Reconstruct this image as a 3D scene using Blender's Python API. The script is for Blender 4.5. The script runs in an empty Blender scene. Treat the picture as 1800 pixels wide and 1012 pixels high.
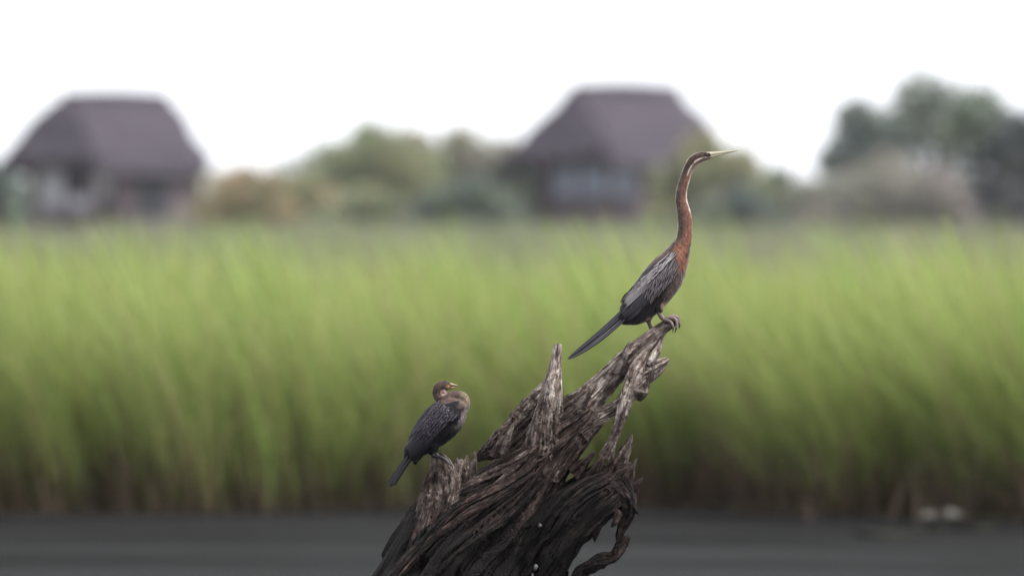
import bpy, math, random
import numpy as np
from mathutils import Vector
from mathutils.bvhtree import BVHTree

R = math.radians
SC = bpy.context.scene
COL = SC.collection
rng = np.random.default_rng(11)
random.seed(11)

# ------------------------------------------------------------------ camera
EYE = 1.6            # camera height above the water
HOR = 420.0          # eye level, in rows of the 1800 x 1012 photograph
RAD = 5e-5           # radians per photograph pixel (400 mm lens, 36 mm sensor, 1800 px)
SUBJ = 32.0          # distance of the stump
cam = bpy.data.cameras.new('camera')
cam.lens = 400.0
cam.sensor_width = 36.0
cam.shift_y = -(506.0 - HOR) / 1800.0
cam.clip_start = 0.5
cam.clip_end = 6000.0
cam.dof.use_dof = True
cam.dof.focus_distance = SUBJ - 0.02
cam.dof.aperture_fstop = 4.7
camo = bpy.data.objects.new('camera', cam)
camo.location = (0, 0, EYE)
camo.rotation_euler = (R(90), 0, 0)
COL.objects.link(camo)
SC.camera = camo

# ------------------------------------------------------------------ sky, sun, exposure
SUN_EL, SUN_AZ = R(60), R(118)         # azimuth from +Y towards +X: high, to the right and a little in front of the birds
world = bpy.data.worlds.new('World')
SC.world = world
world.use_nodes = True
wn, wl = world.node_tree.nodes, world.node_tree.links
bg = wn['Background']
sky = wn.new('ShaderNodeTexSky')
sky.sky_type = 'NISHITA'
sky.sun_disc = False
sky.sun_elevation = SUN_EL
sky.sun_rotation = SUN_AZ
sky.air_density = 1.0
sky.dust_density = 6.0
sky.ozone_density = 1.0
hsv = wn.new('ShaderNodeHueSaturation')
hsv.inputs['Saturation'].default_value = 0.18
wl.new(sky.outputs[0], hsv.inputs['Color'])
mixw = wn.new('ShaderNodeMix')
mixw.data_type = 'RGBA'
mixw.inputs[0].default_value = 0.6
mixw.inputs[7].default_value = (9.0, 9.2, 9.6, 1)      # even cloud deck
wl.new(hsv.outputs[0], mixw.inputs[6])
wl.new(mixw.outputs[2], bg.inputs['Color'])
bg.inputs['Strength'].default_value = 0.09
sun = bpy.data.lights.new('sun', 'SUN')
sun.energy = 1.5
sun.angle = R(14)
sun.color = (1.0, 0.96, 0.9)
suno = bpy.data.objects.new('sun', sun)
sd = Vector((math.cos(SUN_EL) * math.sin(SUN_AZ), math.cos(SUN_EL) * math.cos(SUN_AZ), math.sin(SUN_EL)))
suno.rotation_euler = sd.to_track_quat('Z', 'Y').to_euler()
suno.location = (0, 0, 30)
COL.objects.link(suno)
SC.view_settings.view_transform = 'Standard'
SC.view_settings.look = 'None'
SC.view_settings.gamma = 1.0
SC.view_settings.exposure = 1.68
SC.cycles.use_denoising = True
SC.cycles.max_bounces = 8
SC.cycles.volume_bounces = 1

# ------------------------------------------------------------------ helpers
def P(x, y, Y=SUBJ):
    """photograph pixel + distance from what the thing stands on -> world point"""
    return np.array([(x - 900.0) * RAD * Y, Y, EYE + (HOR - y) * RAD * Y])

PX = RAD * SUBJ          # metres per pixel on the stump

def hash3(i, j, k, seed):
    h = (i * 374761393 + j * 668265263 + k * 2147483647 + seed * 974634777) & 0xFFFFFFFF
    h = ((h ^ (h >> 13)) * 1274126177) & 0xFFFFFFFF
    h = ((h ^ (h >> 16)) * 2246822519) & 0xFFFFFFFF
    return ((h ^ (h >> 15)) & 0xFFFF) / 32767.5 - 1.0

def vnoise(x, y, z, seed=0):
    x, y, z = np.broadcast_arrays(np.asarray(x, float), np.asarray(y, float), np.asarray(z, float))
    xi, yi, zi = np.floor(x).astype(np.int64), np.floor(y).astype(np.int64), np.floor(z).astype(np.int64)
    fx, fy, fz = x - xi, y - yi, z - zi
    fx, fy, fz = [f * f * f * (f * (f * 6 - 15) + 10) for f in (fx, fy, fz)]
    o = 0
    for a in (0, 1):
        for b in (0, 1):
            for c in (0, 1):
                w = (fx if a else 1 - fx) * (fy if b else 1 - fy) * (fz if c else 1 - fz)
                o = o + w * hash3(xi + a, yi + b, zi + c, seed)
    return o

def fbm(x, y, z, seed=0, octv=3):
    o, amp, f = 0, 1.0, 1.0
    for k in range(octv):
        o = o + amp * vnoise(x * f, y * f, z * f, seed + k * 17)
        amp *= 0.5
        f *= 2.03
    return o

def ridged(x, y, z, seed=0):
    return 1.0 - 2.0 * np.abs(vnoise(x, y, z, seed))

def catmull(nodes, n):
    A = np.asarray(nodes, float)
    d = np.r_[0, np.cumsum(np.linalg.norm(np.diff(A[:, :3], axis=0), axis=1) + 1e-6)]
    t = np.linspace(0, d[-1], n)
    m = np.zeros_like(A)
    m[1:-1] = (A[2:] - A[:-2]) / (d[2:] - d[:-2])[:, None]
    m[0] = (A[1] - A[0]) / (d[1] - d[0])
    m[-1] = (A[-1] - A[-2]) / (d[-1] - d[-2])
    i = np.clip(np.searchsorted(d, t, side='right') - 1, 0, len(A) - 2)
    h = (d[i + 1] - d[i])
    u = ((t - d[i]) / h)[:, None]
    h = h[:, None]
    return ((2*u**3 - 3*u**2 + 1) * A[i] + (u**3 - 2*u**2 + u) * h * m[i]
            + (-2*u**3 + 3*u**2) * A[i+1] + (u**3 - u**2) * h * m[i+1]), t

class MB:
    """collects geometry, then links it as ONE mesh object"""
    def __init__(s):
        s.v, s.f, s.uv, s.at, s.n = [], [], [], [], 0
    def add(s, v, f, uv=None, at=None):
        v = np.asarray(v, float).reshape(-1, 3)
        s.v.append(v)
        for q in f:
            s.f.append(tuple(int(a) + s.n for a in q))
        s.uv.append(np.zeros((len(v), 2)) if uv is None else np.asarray(uv, float))
        if at is None:
            at = np.zeros((len(v), 4))
        at = np.asarray(at, float)
        if at.ndim == 1:
            at = np.tile(at, (len(v), 1))
        s.at.append(at)
        s.n += len(v)
    def box(s, c, size, rz=0.0, at=None):
        c = np.asarray(c, float)
        h = np.asarray(size, float) / 2
        v = np.array([[a, b, e] for a in (-1, 1) for b in (-1, 1) for e in (-1, 1)]) * h
        ca, sa = math.cos(rz), math.sin(rz)
        v = np.c_[v[:, 0]*ca - v[:, 1]*sa, v[:, 0]*sa + v[:, 1]*ca, v[:, 2]] + c
        s.add(v, [(0,1,3,2),(4,6,7,5),(0,4,5,1),(2,3,7,6),(0,2,6,4),(1,5,7,3)], None, at)
    def mesh(s, name):
        me = bpy.data.meshes.new(name)
        V = np.vstack(s.v)
        me.from_pydata(V.tolist(), [], s.f)
        UV = np.vstack(s.uv)
        AT = np.vstack(s.at)
        lv = np.empty(len(me.loops), np.int32)
        me.loops.foreach_get('vertex_index', lv)
        me.uv_layers.new(name='UVMap').data.foreach_set('uv', UV[lv].astype(np.float32).ravel())
        a = me.color_attributes.new('tint', 'FLOAT_COLOR', 'POINT')
        a.data.foreach_set('color', AT.astype(np.float32).ravel())
        me.update()
        return me
    def build(s, name, mat, parent=None, smooth=True):
        me = s.mesh(name)
        return link(name, me, mat, parent, smooth)

def link(name, me, mat, parent=None, smooth=True):
    if not me.materials:
        me.materials.append(mat)
    if smooth:
        me.polygons.foreach_set('use_smooth', np.ones(len(me.polygons), bool))
    o = bpy.data.objects.new(name, me)
    COL.objects.link(o)
    if parent is not None:
        o.parent = parent
        o.matrix_parent_inverse = parent.matrix_basis.inverted()
    return o

def tag(o, label=None, cat=None, group=None, kind=None):
    if label: o['label'] = label
    if cat: o['category'] = cat
    if group: o['group'] = group
    if kind: o['kind'] = kind
    return o

def thing(name, loc, label, cat, group=None):
    o = bpy.data.objects.new(name, None)
    o.empty_display_size = 0.1
    o.location = [float(c) for c in loc]
    COL.objects.link(o)
    return tag(o, label, cat, group)

def grid_faces(nr, ns, closed=True):
    f = []
    m = ns if closed else ns - 1
    for i in range(nr - 1):
        for j in range(m):
            a, b = i * ns + j, i * ns + (j + 1) % ns
            f.append((a, b, b + ns, a + ns))
    return f

def sweep(mb, nodes, ns=24, nr=40, disp=None, at=None, px=True, cap=True):
    """nodes: x, y, depth(m), r, r_depth, tint -- px units on the stump plane, or metres with px=False"""
    N = []
    for q in nodes:
        q = list(q)
        if len(q) == 4: q.append(q[3])
        if len(q) == 5: q.append(0.0)
        if px:
            p = P(q[0], q[1]); p[1] += q[2]
            N.append([*p, q[3] * PX, q[4] * PX, q[5]])
        else:
            N.append([q[0], q[1], q[2], q[3], q[4], q[5]])
    C, s = catmull(N, nr)
    c = C[:, :3]
    T = np.gradient(c, axis=0)
    T /= np.linalg.norm(T, axis=1)[:, None] + 1e-12
    ref = np.array([0, 1.0, 0])
    n1 = ref - T * (T @ ref)[:, None]
    l1 = np.linalg.norm(n1, axis=1)
    bad = l1 < 0.15
    if bad.any():
        alt = np.array([1.0, 0, 0])
        n1[bad] = alt - T[bad] * (T[bad] @ alt)[:, None]
        l1 = np.linalg.norm(n1, axis=1)
    n1 /= l1[:, None]
    n2 = np.cross(T, n1)
    th = np.linspace(0, 2 * np.pi, ns, endpoint=False) + np.pi / 2
    r = np.maximum(C[:, 3], 2e-4)[:, None]
    rd = np.maximum(C[:, 4], 2e-4)[:, None]
    TH, SS = np.meshgrid(th, s)
    k = np.ones_like(TH)
    if disp is not None:
        k = k + disp(TH, SS, r)
    v = c[:, None, :] + (r * k * np.cos(TH))[..., None] * n2[:, None, :] + (rd * k * np.sin(TH))[..., None] * n1[:, None, :]
    uv = np.stack([(TH - np.pi / 2) * float(np.mean(C[:, 3])), SS], -1)
    f = grid_faces(nr, ns)
    tt = np.repeat(C[:, 5], ns)
    if at is None:
        A = np.c_[tt, tt, tt, np.ones_like(tt)]
    else:
        A = np.tile(np.asarray(at, float), (nr * ns, 1))
    v = v.reshape(-1, 3)
    if cap:
        f.append(tuple(range(ns))[::-1])
        f.append(tuple(range((nr - 1) * ns, nr * ns)))
    mb.add(v, f, uv.reshape(-1, 2), A)
    return C, v.reshape(nr, ns, 3), s

# ---- materials
class NT:
    def __init__(s, name):
        s.m = bpy.data.materials.new(name)
        s.m.use_nodes = True
        s.t = s.m.node_tree
        s.b = s.t.nodes['Principled BSDF']
        s.out = s.t.nodes['Material Output']
    def n(s, typ, **kw):
        o = s.t.nodes.new(typ)
        for k, v in kw.items():
            setattr(o, k, v)
        return o
    def l(s, a, b):
        s.t.links.new(a, b)
    def attr(s, name='tint'):
        return s.n('ShaderNodeAttribute', attribute_name=name)
    def noise(s, vec, scale, detail=4, rough=0.6):
        o = s.n('ShaderNodeTexNoise')
        o.inputs['Scale'].default_value = scale
        o.inputs['Detail'].default_value = detail
        o.inputs['Roughness'].default_value = rough
        if vec is not None:
            s.l(vec, o.inputs['Vector'])
        return o.outputs['Fac']
    def ramp(s, fac, stops):
        o = s.n('ShaderNodeValToRGB')
        el = o.color_ramp.elements
        while len(el) < len(stops):
            el.new(0.5)
        for e, (p, c) in zip(el, stops):
            e.position = p
            e.color = (*c, 1)
        s.l(fac, o.inputs[0])
        return o.outputs[0]
    def mix(s, fac, a, b, mode='MIX'):
        o = s.n('ShaderNodeMix', data_type='RGBA', blend_type=mode)
        for i, v in ((0, fac), (6, a), (7, b)):
            if hasattr(v, 'links'):
                s.l(v, o.inputs[i])
            elif i == 0:
                o.inputs[0].default_value = v
            else:
                o.inputs[i].default_value = (*v, 1)
        return o.outputs[2]
    def math(s, op, a, b=0.0):
        o = s.n('ShaderNodeMath', operation=op)
        for i, v in ((0, a), (1, b)):
            if hasattr(v, 'links'):
                s.l(v, o.inputs[i])
            else:
                o.inputs[i].default_value = v
        return o.outputs[0]
    def mapping(s, scale, src='UV'):
        tc = s.n('ShaderNodeTexCoord')
        mp = s.n('ShaderNodeMapping')
        mp.inputs['Scale'].default_value = scale
        s.l(tc.outputs[src], mp.inputs[0])
        return mp.outputs[0]
    def bump(s, h, dist, strength=1.0):
        o = s.n('ShaderNodeBump')
        o.inputs['Distance'].default_value = dist
        o.inputs['Strength'].default_value = strength
        s.l(h, o.inputs['Height'])
        s.l(o.outputs[0], s.b.inputs['Normal'])
        return o

def mat_wood():
    t = NT('weathered_wood')
    fine = t.noise(t.mapping((170, 24, 1)), 1.0, 6, 0.7)
    mid = t.noise(t.mapping((48, 8, 1)), 1.0, 6, 0.68)
    obj = t.mapping((1, 1, 1), 'Object')
    blotch = t.noise(obj, 11.0, 5, 0.65)
    pit = t.noise(obj, 150.0, 4, 0.7)
    crk = t.noise(t.mapping((42, 5, 1)), 1.0, 4, 0.6)
    crack = t.math('SUBTRACT', 1.0, t.math('MULTIPLY', t.math('ABSOLUTE', t.math('SUBTRACT', crk, 0.5)), 22.0))
    crack = t.math('MAXIMUM', crack, 0.0)
    patch = t.noise(obj, 48.0, 6, 0.7)
    streak = t.math('ADD', t.math('MULTIPLY', mid, 0.45), t.math('ADD', t.math('MULTIPLY', fine, 0.2), t.math('MULTIPLY', patch, 0.35)))
    damp_fade = t.ramp(streak, [(0.35, (0.0014, 0.0011, 0.0011)), (0.5, (0.004, 0.0029, 0.0027)), (0.66, (0.015, 0.0105, 0.0097))])  # damp wood, with the darkening towards the bottom also put into the colour
    dark = t.ramp(streak, [(0.38, (0.006, 0.0038, 0.0033)), (0.5, (0.032, 0.0198, 0.0168)), (0.6, (0.135, 0.092, 0.080))])
    pale = t.ramp(streak, [(0.41, (0.05, 0.033, 0.027)), (0.49, (0.31, 0.24, 0.205)), (0.57, (0.80, 0.73, 0.66))])
    a = t.attr()
    f = t.math('ADD', a.outputs['Fac'], t.math('MULTIPLY', t.math('SUBTRACT', blotch, 0.5), 0.9))
    f = t.math('ADD', f, t.math('MULTIPLY', t.math('SUBTRACT', fine, 0.5), 0.7))
    fc = t.n('ShaderNodeClamp')
    t.l(f, fc.inputs[0])
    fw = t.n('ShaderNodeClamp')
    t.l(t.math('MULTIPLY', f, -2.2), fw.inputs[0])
    c = t.mix(fc.outputs[0], dark, pale)
    c = t.mix(fw.outputs[0], c, damp_fade)
    t.l(c, t.b.inputs['Base Color'])
    t.b.inputs['Roughness'].default_value = 0.85
    t.b.inputs['Specular IOR Level'].default_value = 0.18
    hh = t.math('ADD', t.math('ADD', t.math('MULTIPLY', fine, .6), t.math('MULTIPLY', mid, 1.8)), t.math('ADD', t.math('MULTIPLY', pit, 0.6), t.math('MULTIPLY', patch, 1.6)))
    hh = t.math('SUBTRACT', hh, t.math('MULTIPLY', crack, 1.3))
    t.bump(hh, 0.009, 1.0)
    return t.m

def mat_bird(name='plumage', sheen=0.35):
    t = NT(name)
    a = t.attr()
    v = t.mapping((1, 1, 1), 'Object')
    n = t.noise(v, 260, 4, 0.7)
    n2 = t.noise(v, 60, 3, 0.6)
    c = t.mix(1.0, a.outputs['Color'], t.ramp(n, [(0.3, (0.55, 0.55, 0.55)), (0.7, (1.25, 1.22, 1.2))]), 'MULTIPLY')
    c = t.mix(1.0, c, t.ramp(n2, [(0.3, (0.75, 0.75, 0.75)), (0.7, (1.15, 1.15, 1.15))]), 'MULTIPLY')
    t.l(c, t.b.inputs['Base Color'])
    t.b.inputs['Roughness'].default_value = 0.75
    t.b.inputs['Specular IOR Level'].default_value = 0.12
    t.b.inputs['Sheen Weight'].default_value = sheen
    t.b.inputs['Sheen Roughness'].default_value = 0.35
    t.b.inputs['Sheen Tint'].default_value = (0.9, 0.85, 0.8, 1)
    t.bump(n, 0.0015, 0.6)
    return t.m

def mat_feather(name, edge, centre, shaft, w0, w1, rough=0.5):
    t = NT(name)
    tc = t.n('ShaderNodeTexCoord')
    sp = t.n('ShaderNodeSeparateXYZ')
    t.l(tc.outputs['UV'], sp.inputs[0])
    u = t.math('ABSOLUTE', sp.outputs[0])
    barb = t.noise(t.mapping((6, 3, 1)), 3.0, 3, 0.6)
    u2 = t.math('ADD', u, t.math('MULTIPLY', t.math('SUBTRACT', barb, 0.5), 0.35))
    c = t.ramp(u2, [(w0, shaft), (w1, centre), (0.72, centre), (0.93, edge)])
    a = t.attr()
    c = t.mix(1.0, c, a.outputs['Color'], 'MULTIPLY')
    t.l(c, t.b.inputs['Base Color'])
    t.b.inputs['Roughness'].default_value = rough
    t.b.inputs['Specular IOR Level'].default_value = 0.14
    t.bump(barb, 0.001, 0.5)
    return t.m

def mat_plain(name, col, rough=0.6, spec=0.4, noise=0.25, scale=80, src='Object', sheen=0):
    t = NT(name)
    n = t.noise(t.mapping((1, 1, 1), src), scale, 4, 0.6)
    lo = tuple(c * (1 - noise) for c in col)
    hi = tuple(c * (1 + noise) for c in col)
    t.l(t.ramp(n, [(0.3, lo), (0.7, hi)]), t.b.inputs['Base Color'])
    t.b.inputs['Roughness'].default_value = rough
    t.b.inputs['Specular IOR Level'].default_value = spec
    return t.m

def mat_leaf(name, trans=0.35, rough=0.55):
    """colour per leaf / blade from the tint attribute"""
    t = NT(name)
    a = t.attr()
    t.l(a.outputs['Color'], t.b.inputs['Base Color'])
    t.b.inputs['Roughness'].default_value = rough
    t.b.inputs['Specular IOR Level'].default_value = 0.3
    tr = t.n('ShaderNodeBsdfTranslucent')
    t.l(a.outputs['Color'], tr.inputs[0])
    mx = t.n('ShaderNodeMixShader')
    mx.inputs[0].default_value = trans
    t.l(t.b.outputs[0], mx.inputs[1])
    t.l(tr.outputs[0], mx.inputs[2])
    t.l(mx.outputs[0], t.out.inputs['Surface'])
    return t.m

def mat_ground():
    t = NT('marsh_soil')
    v = t.mapping((1, 1, 1), 'Object')
    n = t.noise(v, 0.25, 6, 0.65)
    t.l(t.ramp(n, [(0.3, (0.045, 0.045, 0.02)), (0.55, (0.085, 0.10, 0.035)), (0.75, (0.12, 0.11, 0.06))]), t.b.inputs['Base Color'])
    t.b.inputs['Roughness'].default_value = 0.95
    t.bump(t.noise(v, 3, 4), 0.1)
    return t.m

def mat_water():
    """wind-ruffled silty water: most facets show the grey silt, some mirror reeds and sky"""
    t = NT('silty_water')
    n1 = t.noise(t.mapping((1.0, 0.5, 1), 'Object'), 2.4, 4, 0.55)
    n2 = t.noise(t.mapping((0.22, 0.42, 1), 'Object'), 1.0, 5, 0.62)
    bm = t.bump(t.math('ADD', n1, t.math('MULTIPLY', n2, 0.6)), 0.02, 1.0)
    df = t.n('ShaderNodeBsdfDiffuse')
    t.l(t.ramp(n2, [(0.36, (0.0055, 0.0055, 0.0057)), (0.64, (0.0155, 0.0155, 0.016))]), df.inputs['Color'])  # light and dark of the ripples put into the silt colour
    gl = t.n('ShaderNodeBsdfGlossy')
    gl.inputs['Roughness'].default_value = 0.16
    gl.inputs['Color'].default_value = (0.9, 0.9, 0.95, 1)
    t.l(bm.outputs[0], df.inputs['Normal']); t.l(bm.outputs[0], gl.inputs['Normal'])
    mx = t.n('ShaderNodeMixShader')
    mx.inputs[0].default_value = 0.06
    t.l(df.outputs[0], mx.inputs[1]); t.l(gl.outputs[0], mx.inputs[2])
    t.l(mx.outputs[0], t.out.inputs['Surface'])
    t.t.nodes.remove(t.b)
    return t.m

def mat_thatch():
    t = NT('grey_thatch')
    v = t.mapping((1, 1, 1), 'Object')
    v2 = t.mapping((7, 7, 0.8), 'Object')
    n = t.noise(v2, 1.6, 5, 0.7)
    n2 = t.noise(v, 0.5, 3)
    c = t.ramp(n, [(0.3, (0.016, 0.0122, 0.019)), (0.55, (0.036, 0.0275, 0.041)), (0.75, (0.066, 0.051, 0.066))])
    c = t.mix(t.math('MULTIPLY', n2, 0.5), c, (0.024, 0.019, 0.028))
    t.l(c, t.b.inputs['Base Color'])
    t.b.inputs['Roughness'].default_value = 0.95
    t.bump(n, 0.06)
    return t.m

M = dict(
    wood=mat_wood(), bird=mat_bird(), bird2=mat_bird('black_plumage', 0.08),
    silver=mat_feather('silver_streaked_feather', (0.006, 0.005, 0.006), (0.019, 0.016, 0.018), (0.34, 0.31, 0.32), 0.10, 0.30),
    covert=mat_feather('mauve_grey_covert', (0.004, 0.0035, 0.004), (0.024, 0.0195, 0.022), (0.15, 0.128, 0.138), 0.08, 0.34),
    flight=mat_feather('black_flight_feather', (0.008, 0.007, 0.008), (0.017, 0.015, 0.018), (0.05, 0.047, 0.055), 0.06, 0.16, 0.42),
    tail=mat_feather('slate_tail_feather', (0.016, 0.015, 0.018), (0.042, 0.039, 0.048), (0.15, 0.14, 0.16), 0.08, 0.25, 0.5),
    scale=mat_feather('scaled_dark_feather', (0.001, 0.001, 0.0013), (0.0075, 0.0065, 0.0085), (0.034, 0.030, 0.037), 0.10, 0.42, 0.55),
    darkf=mat_feather('plain_black_feather', (0.006, 0.006, 0.008), (0.012, 0.011, 0.014), (0.02, 0.02, 0.024), 0.06, 0.3, 0.45),
    bill=mat_plain('horn_yellow_bill', (0.27, 0.245, 0.175), 0.4, 0.4, 0.12, 200),
    bill2=mat_plain('orange_bill', (0.155, 0.105, 0.05), 0.45, 0.4, 0.15, 200),
    eye=mat_plain('dark_eye', (0.006, 0.005, 0.004), 0.1, 0.6, 0.1),
    iris=mat_plain('eye_ring', (0.22, 0.15, 0.08), 0.3, 0.5, 0.1),
    leg=mat_plain('scaly_leg', (0.10, 0.074, 0.062), 0.55, 0.4, 0.3, 400),
    legd=mat_plain('black_leg', (0.022, 0.020, 0.022), 0.5, 0.4, 0.3, 400),
    claw=mat_plain('claw', (0.02, 0.017, 0.016), 0.35, 0.5, 0.2, 300),
    guano=mat_plain('bird_dropping', (0.07, 0.07, 0.065), 0.8, 0.2, 0.1, 300),
    reed=mat_leaf('reed_blade', 0.42), far=mat_leaf('far_grass_blade', 0.3), leaf=mat_leaf('tree_leaf', 0.25),
    bark=mat_plain('grey_bark', (0.07, 0.058, 0.05), 0.9, 0.2, 0.4, 6),
    ground=mat_ground(), water=mat_water(), thatch=mat_thatch(),
    canvas=mat_plain('pale_canvas', (0.62, 0.62, 0.68), 0.9, 0.1, 0.12, 2),
    bluecanvas=mat_plain('blue_grey_canvas', (0.34, 0.38, 0.50), 0.9, 0.1, 0.12, 2),
    pole=mat_plain('dark_timber', (0.055, 0.042, 0.042), 0.85, 0.2, 0.35, 5),
    mauve=mat_plain('plastered_wall', (0.115, 0.092, 0.105), 0.9, 0.2, 0.25, 2),
    dark=mat_plain('dark_doorway_and_shade', (0.016, 0.018, 0.024), 0.6, 0.3, 0.2, 2),
    petal=mat_plain('white_petal', (0.33, 0.315, 0.29), 0.6, 0.3, 0.06, 40),
    pad=mat_plain('lily_pad', (0.022, 0.024, 0.014), 0.9, 0.05, 0.35, 12),
    stalk=mat_plain('dry_reed_stalk', (0.085, 0.06, 0.045), 0.8, 0.2, 0.25, 20),
)

# ================================================================== SETTING
def bank(X):
    """distance of the water's edge, from its row in the photograph"""
    xp = 900 + np.asarray(X) / (RAD * 66)
    rows = np.interp(xp, [-2500, -900, 0, 350, 700, 1000, 1250, 1420, 1620, 1800, 2600, 4200], [893, 897, 903, 901, 893, 891, 894, 904, 908, 916, 905, 896])
    d = EYE / (RAD * (rows - HOR))
    return d + 0.22 * vnoise(np.asarray(X) * 1.3, 0, 0, 5) + 0.12 * vnoise(np.asarray(X) * 4.0, 0, 3, 6)

def ground_z(X, Y):
    X, Y = np.broadcast_arrays(np.asarray(X, float), np.asarray(Y, float))
    d = Y - bank(X)
    z = np.where(d < 0, d * 0.15, np.minimum(d * 0.12, 0.14))
    far = np.clip((Y - 110) / 320, 0, 1)
    z = z + 1.45 * far ** 1.1
    return z + np.where(Y > 80, 0.06 * vnoise(X * 0.05, Y * 0.03, 0, 9), 0)

ys = np.r_[60, 63, np.arange(64, 70, 0.12), 71, 73, 76, 80, 90, np.arange(100, 520, 14), 600, 800, 1200, 1600]
xs = np.r_[-1300, -700, -300, -120, -60, -30, -15, np.arange(-8, 8.01, 0.16), 15, 30, 60, 120, 300, 700, 1300]
XX, YY = np.meshgrid(xs, ys)
mb = MB()
mb.add(np.stack([XX, YY, ground_z(XX, YY)], -1), grid_faces(len(ys), len(xs), False))
tag(mb.build('ground', M['ground']), kind='structure')
mb = MB()
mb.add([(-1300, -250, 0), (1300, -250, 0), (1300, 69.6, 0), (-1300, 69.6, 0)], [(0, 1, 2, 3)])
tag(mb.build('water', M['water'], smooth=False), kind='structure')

# ------------------------------------------------------------------ reeds
def blades(base, height, width, lean, azim, colb, colt, segs=5, droop=0.35, brown=None):
    """numpy ribbons; colb/colt colours at foot and tip"""
    n = len(base)
    t = np.linspace(0, 1, segs + 1)
    dx = np.cos(azim) * lean
    dy = np.sin(azim) * lean
    wx = np.cos(azim + 1.2 + rng.normal(0, 0.7, n))
    wy = np.sin(azim + 1.2 + rng.normal(0, 0.7, n))
    V = np.empty((n, segs + 1, 2, 3))
    prof = np.clip(1.15 - t ** 2.2, 0.04, 1)
    off = (t ** 1.8)
    for k in range(segs + 1):
        cx = base[:, 0] + dx * height * off[k]
        cy = base[:, 1] + dy * height * off[k]
        cz = base[:, 2] + height * (t[k] - droop * lean * t[k] ** 3)
        hw = width * prof[k] / 2
        V[:, k, 0] = np.stack([cx - wx * hw, cy - wy * hw, cz], -1)
        V[:, k, 1] = np.stack([cx + wx * hw, cy + wy * hw, cz], -1)
    idx = np.arange(n * (segs + 1) * 2).reshape(n, segs + 1, 2)
    F = np.stack([idx[:, :-1, 0], idx[:, :-1, 1], idx[:, 1:, 1], idx[:, 1:, 0]], -1).reshape(-1, 4)
    ct = t[None, :, None]
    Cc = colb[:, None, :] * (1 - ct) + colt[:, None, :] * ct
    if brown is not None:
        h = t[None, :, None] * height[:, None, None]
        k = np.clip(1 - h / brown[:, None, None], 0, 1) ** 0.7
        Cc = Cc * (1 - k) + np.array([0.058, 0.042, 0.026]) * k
    Cc = np.repeat(Cc[:, :, None, :], 2, axis=2)
    Cc = np.concatenate([Cc, np.ones(Cc.shape[:-1] + (1,))], -1)
    return V.reshape(-1, 3), F, Cc.reshape(-1, 4)

def fast_mesh(name, V, F, Ct, mat, kind='stuff'):
    me = bpy.data.meshes.new(name)
    me.vertices.add(len(V)); me.vertices.foreach_set('co', V.astype(np.float32).ravel())
    me.loops.add(F.size); me.loops.foreach_set('vertex_index', F.astype(np.int32).ravel())
    me.polygons.add(len(F))
    me.polygons.foreach_set('loop_start', np.arange(0, F.size, F.shape[1], dtype=np.int32))
    a = me.color_attributes.new('tint', 'FLOAT_COLOR', 'POINT')
    a.data.foreach_set('color', Ct.astype(np.float32).ravel())
    me.update(); me.validate()
    o = link(name, me, mat)
    if kind: o['kind'] = kind
    return o

PAL = np.array([[0.221, 0.274, 0.067], [0.183, 0.249, 0.057], [0.24, 0.279, 0.084], [0.16, 0.24, 0.057], [0.268, 0.265, 0.104], [0.203, 0.265, 0.087]])
def reed_band(n, x0, x1, d0, d1, hmin, hmax, w, edge=True, tan=0.06, power=1.0):
    X = rng.uniform(x0, x1, n)
    clump = vnoise(X * 1.9, 0, 0, 31)
    D = d0 + (d1 - d0) * rng.uniform(0, 1, n) ** power
    Y = bank(X) + D
    H = rng.uniform(hmin, hmax, n) * (1 + 0.07 * vnoise(X * 0.9, Y * 0.6, 2, 12) + 0.05 * clump)
    lean = np.clip(rng.normal(0.32, 0.15, n), 0.02, 0.9)
    az = np.where(rng.random(n) < 0.8, math.pi + rng.normal(0, 0.7, n), rng.uniform(0, 6.28, n))
    base = np.stack([X + 0.12 * H, Y, ground_z(X, Y) - 0.03], -1)
    patch = vnoise(X * 1.4, Y * 0.8, 7, 44)
    idx = np.clip((rng.random(n) * 4.6 + (patch + 0.6) * 0.9).astype(int), 0, 5)
    c = PAL[idx] * rng.uniform(0.85, 1.13, (n, 1))
    dead = rng.random(n) < tan
    c[dead] = np.array([0.23, 0.17, 0.10]) * rng.uniform(0.6, 1.2, (dead.sum(), 1))
    brown = np.clip(rng.normal(0.27, 0.13, n) + 0.10 * patch, 0.05, 1.0)
    W = rng.uniform(0.6, 1.3, n) * w
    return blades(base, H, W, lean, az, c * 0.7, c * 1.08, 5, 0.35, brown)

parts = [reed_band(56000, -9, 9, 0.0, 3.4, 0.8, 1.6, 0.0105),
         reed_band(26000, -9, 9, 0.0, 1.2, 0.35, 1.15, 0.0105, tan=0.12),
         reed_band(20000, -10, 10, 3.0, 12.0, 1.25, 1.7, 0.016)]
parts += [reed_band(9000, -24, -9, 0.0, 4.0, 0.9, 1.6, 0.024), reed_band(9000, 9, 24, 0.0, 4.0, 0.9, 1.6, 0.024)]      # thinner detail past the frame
# dry litter and broken stems at the water's edge
n = 9000
X = rng.uniform(-9, 9, n); Y = bank(X) + rng.uniform(-0.12, 0.55, n)
c = np.array([[0.07, 0.049, 0.031]]) * rng.uniform(0.35, 1.5, (n, 1))
parts.append(blades(np.stack([X, Y, ground_z(X, Y) - 0.05], -1), rng.uniform(0.12, 0.65, n), np.full(n, 0.014), np.clip(rng.normal(0.4, 0.3, n), 0, 1.2), rng.uniform(0, 6.28, n), c, c, 3))
V, F, Ct, off = [], [], [], 0
for v, f, c in parts:
    V.append(v); F.append(f + off); Ct.append(c); off += len(v)
o = fast_mesh('reed_bed', np.vstack(V), np.vstack(F), np.vstack(Ct), M['reed'])
tag(o, 'dense bed of tall green reeds along the water edge', 'reeds')

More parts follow.
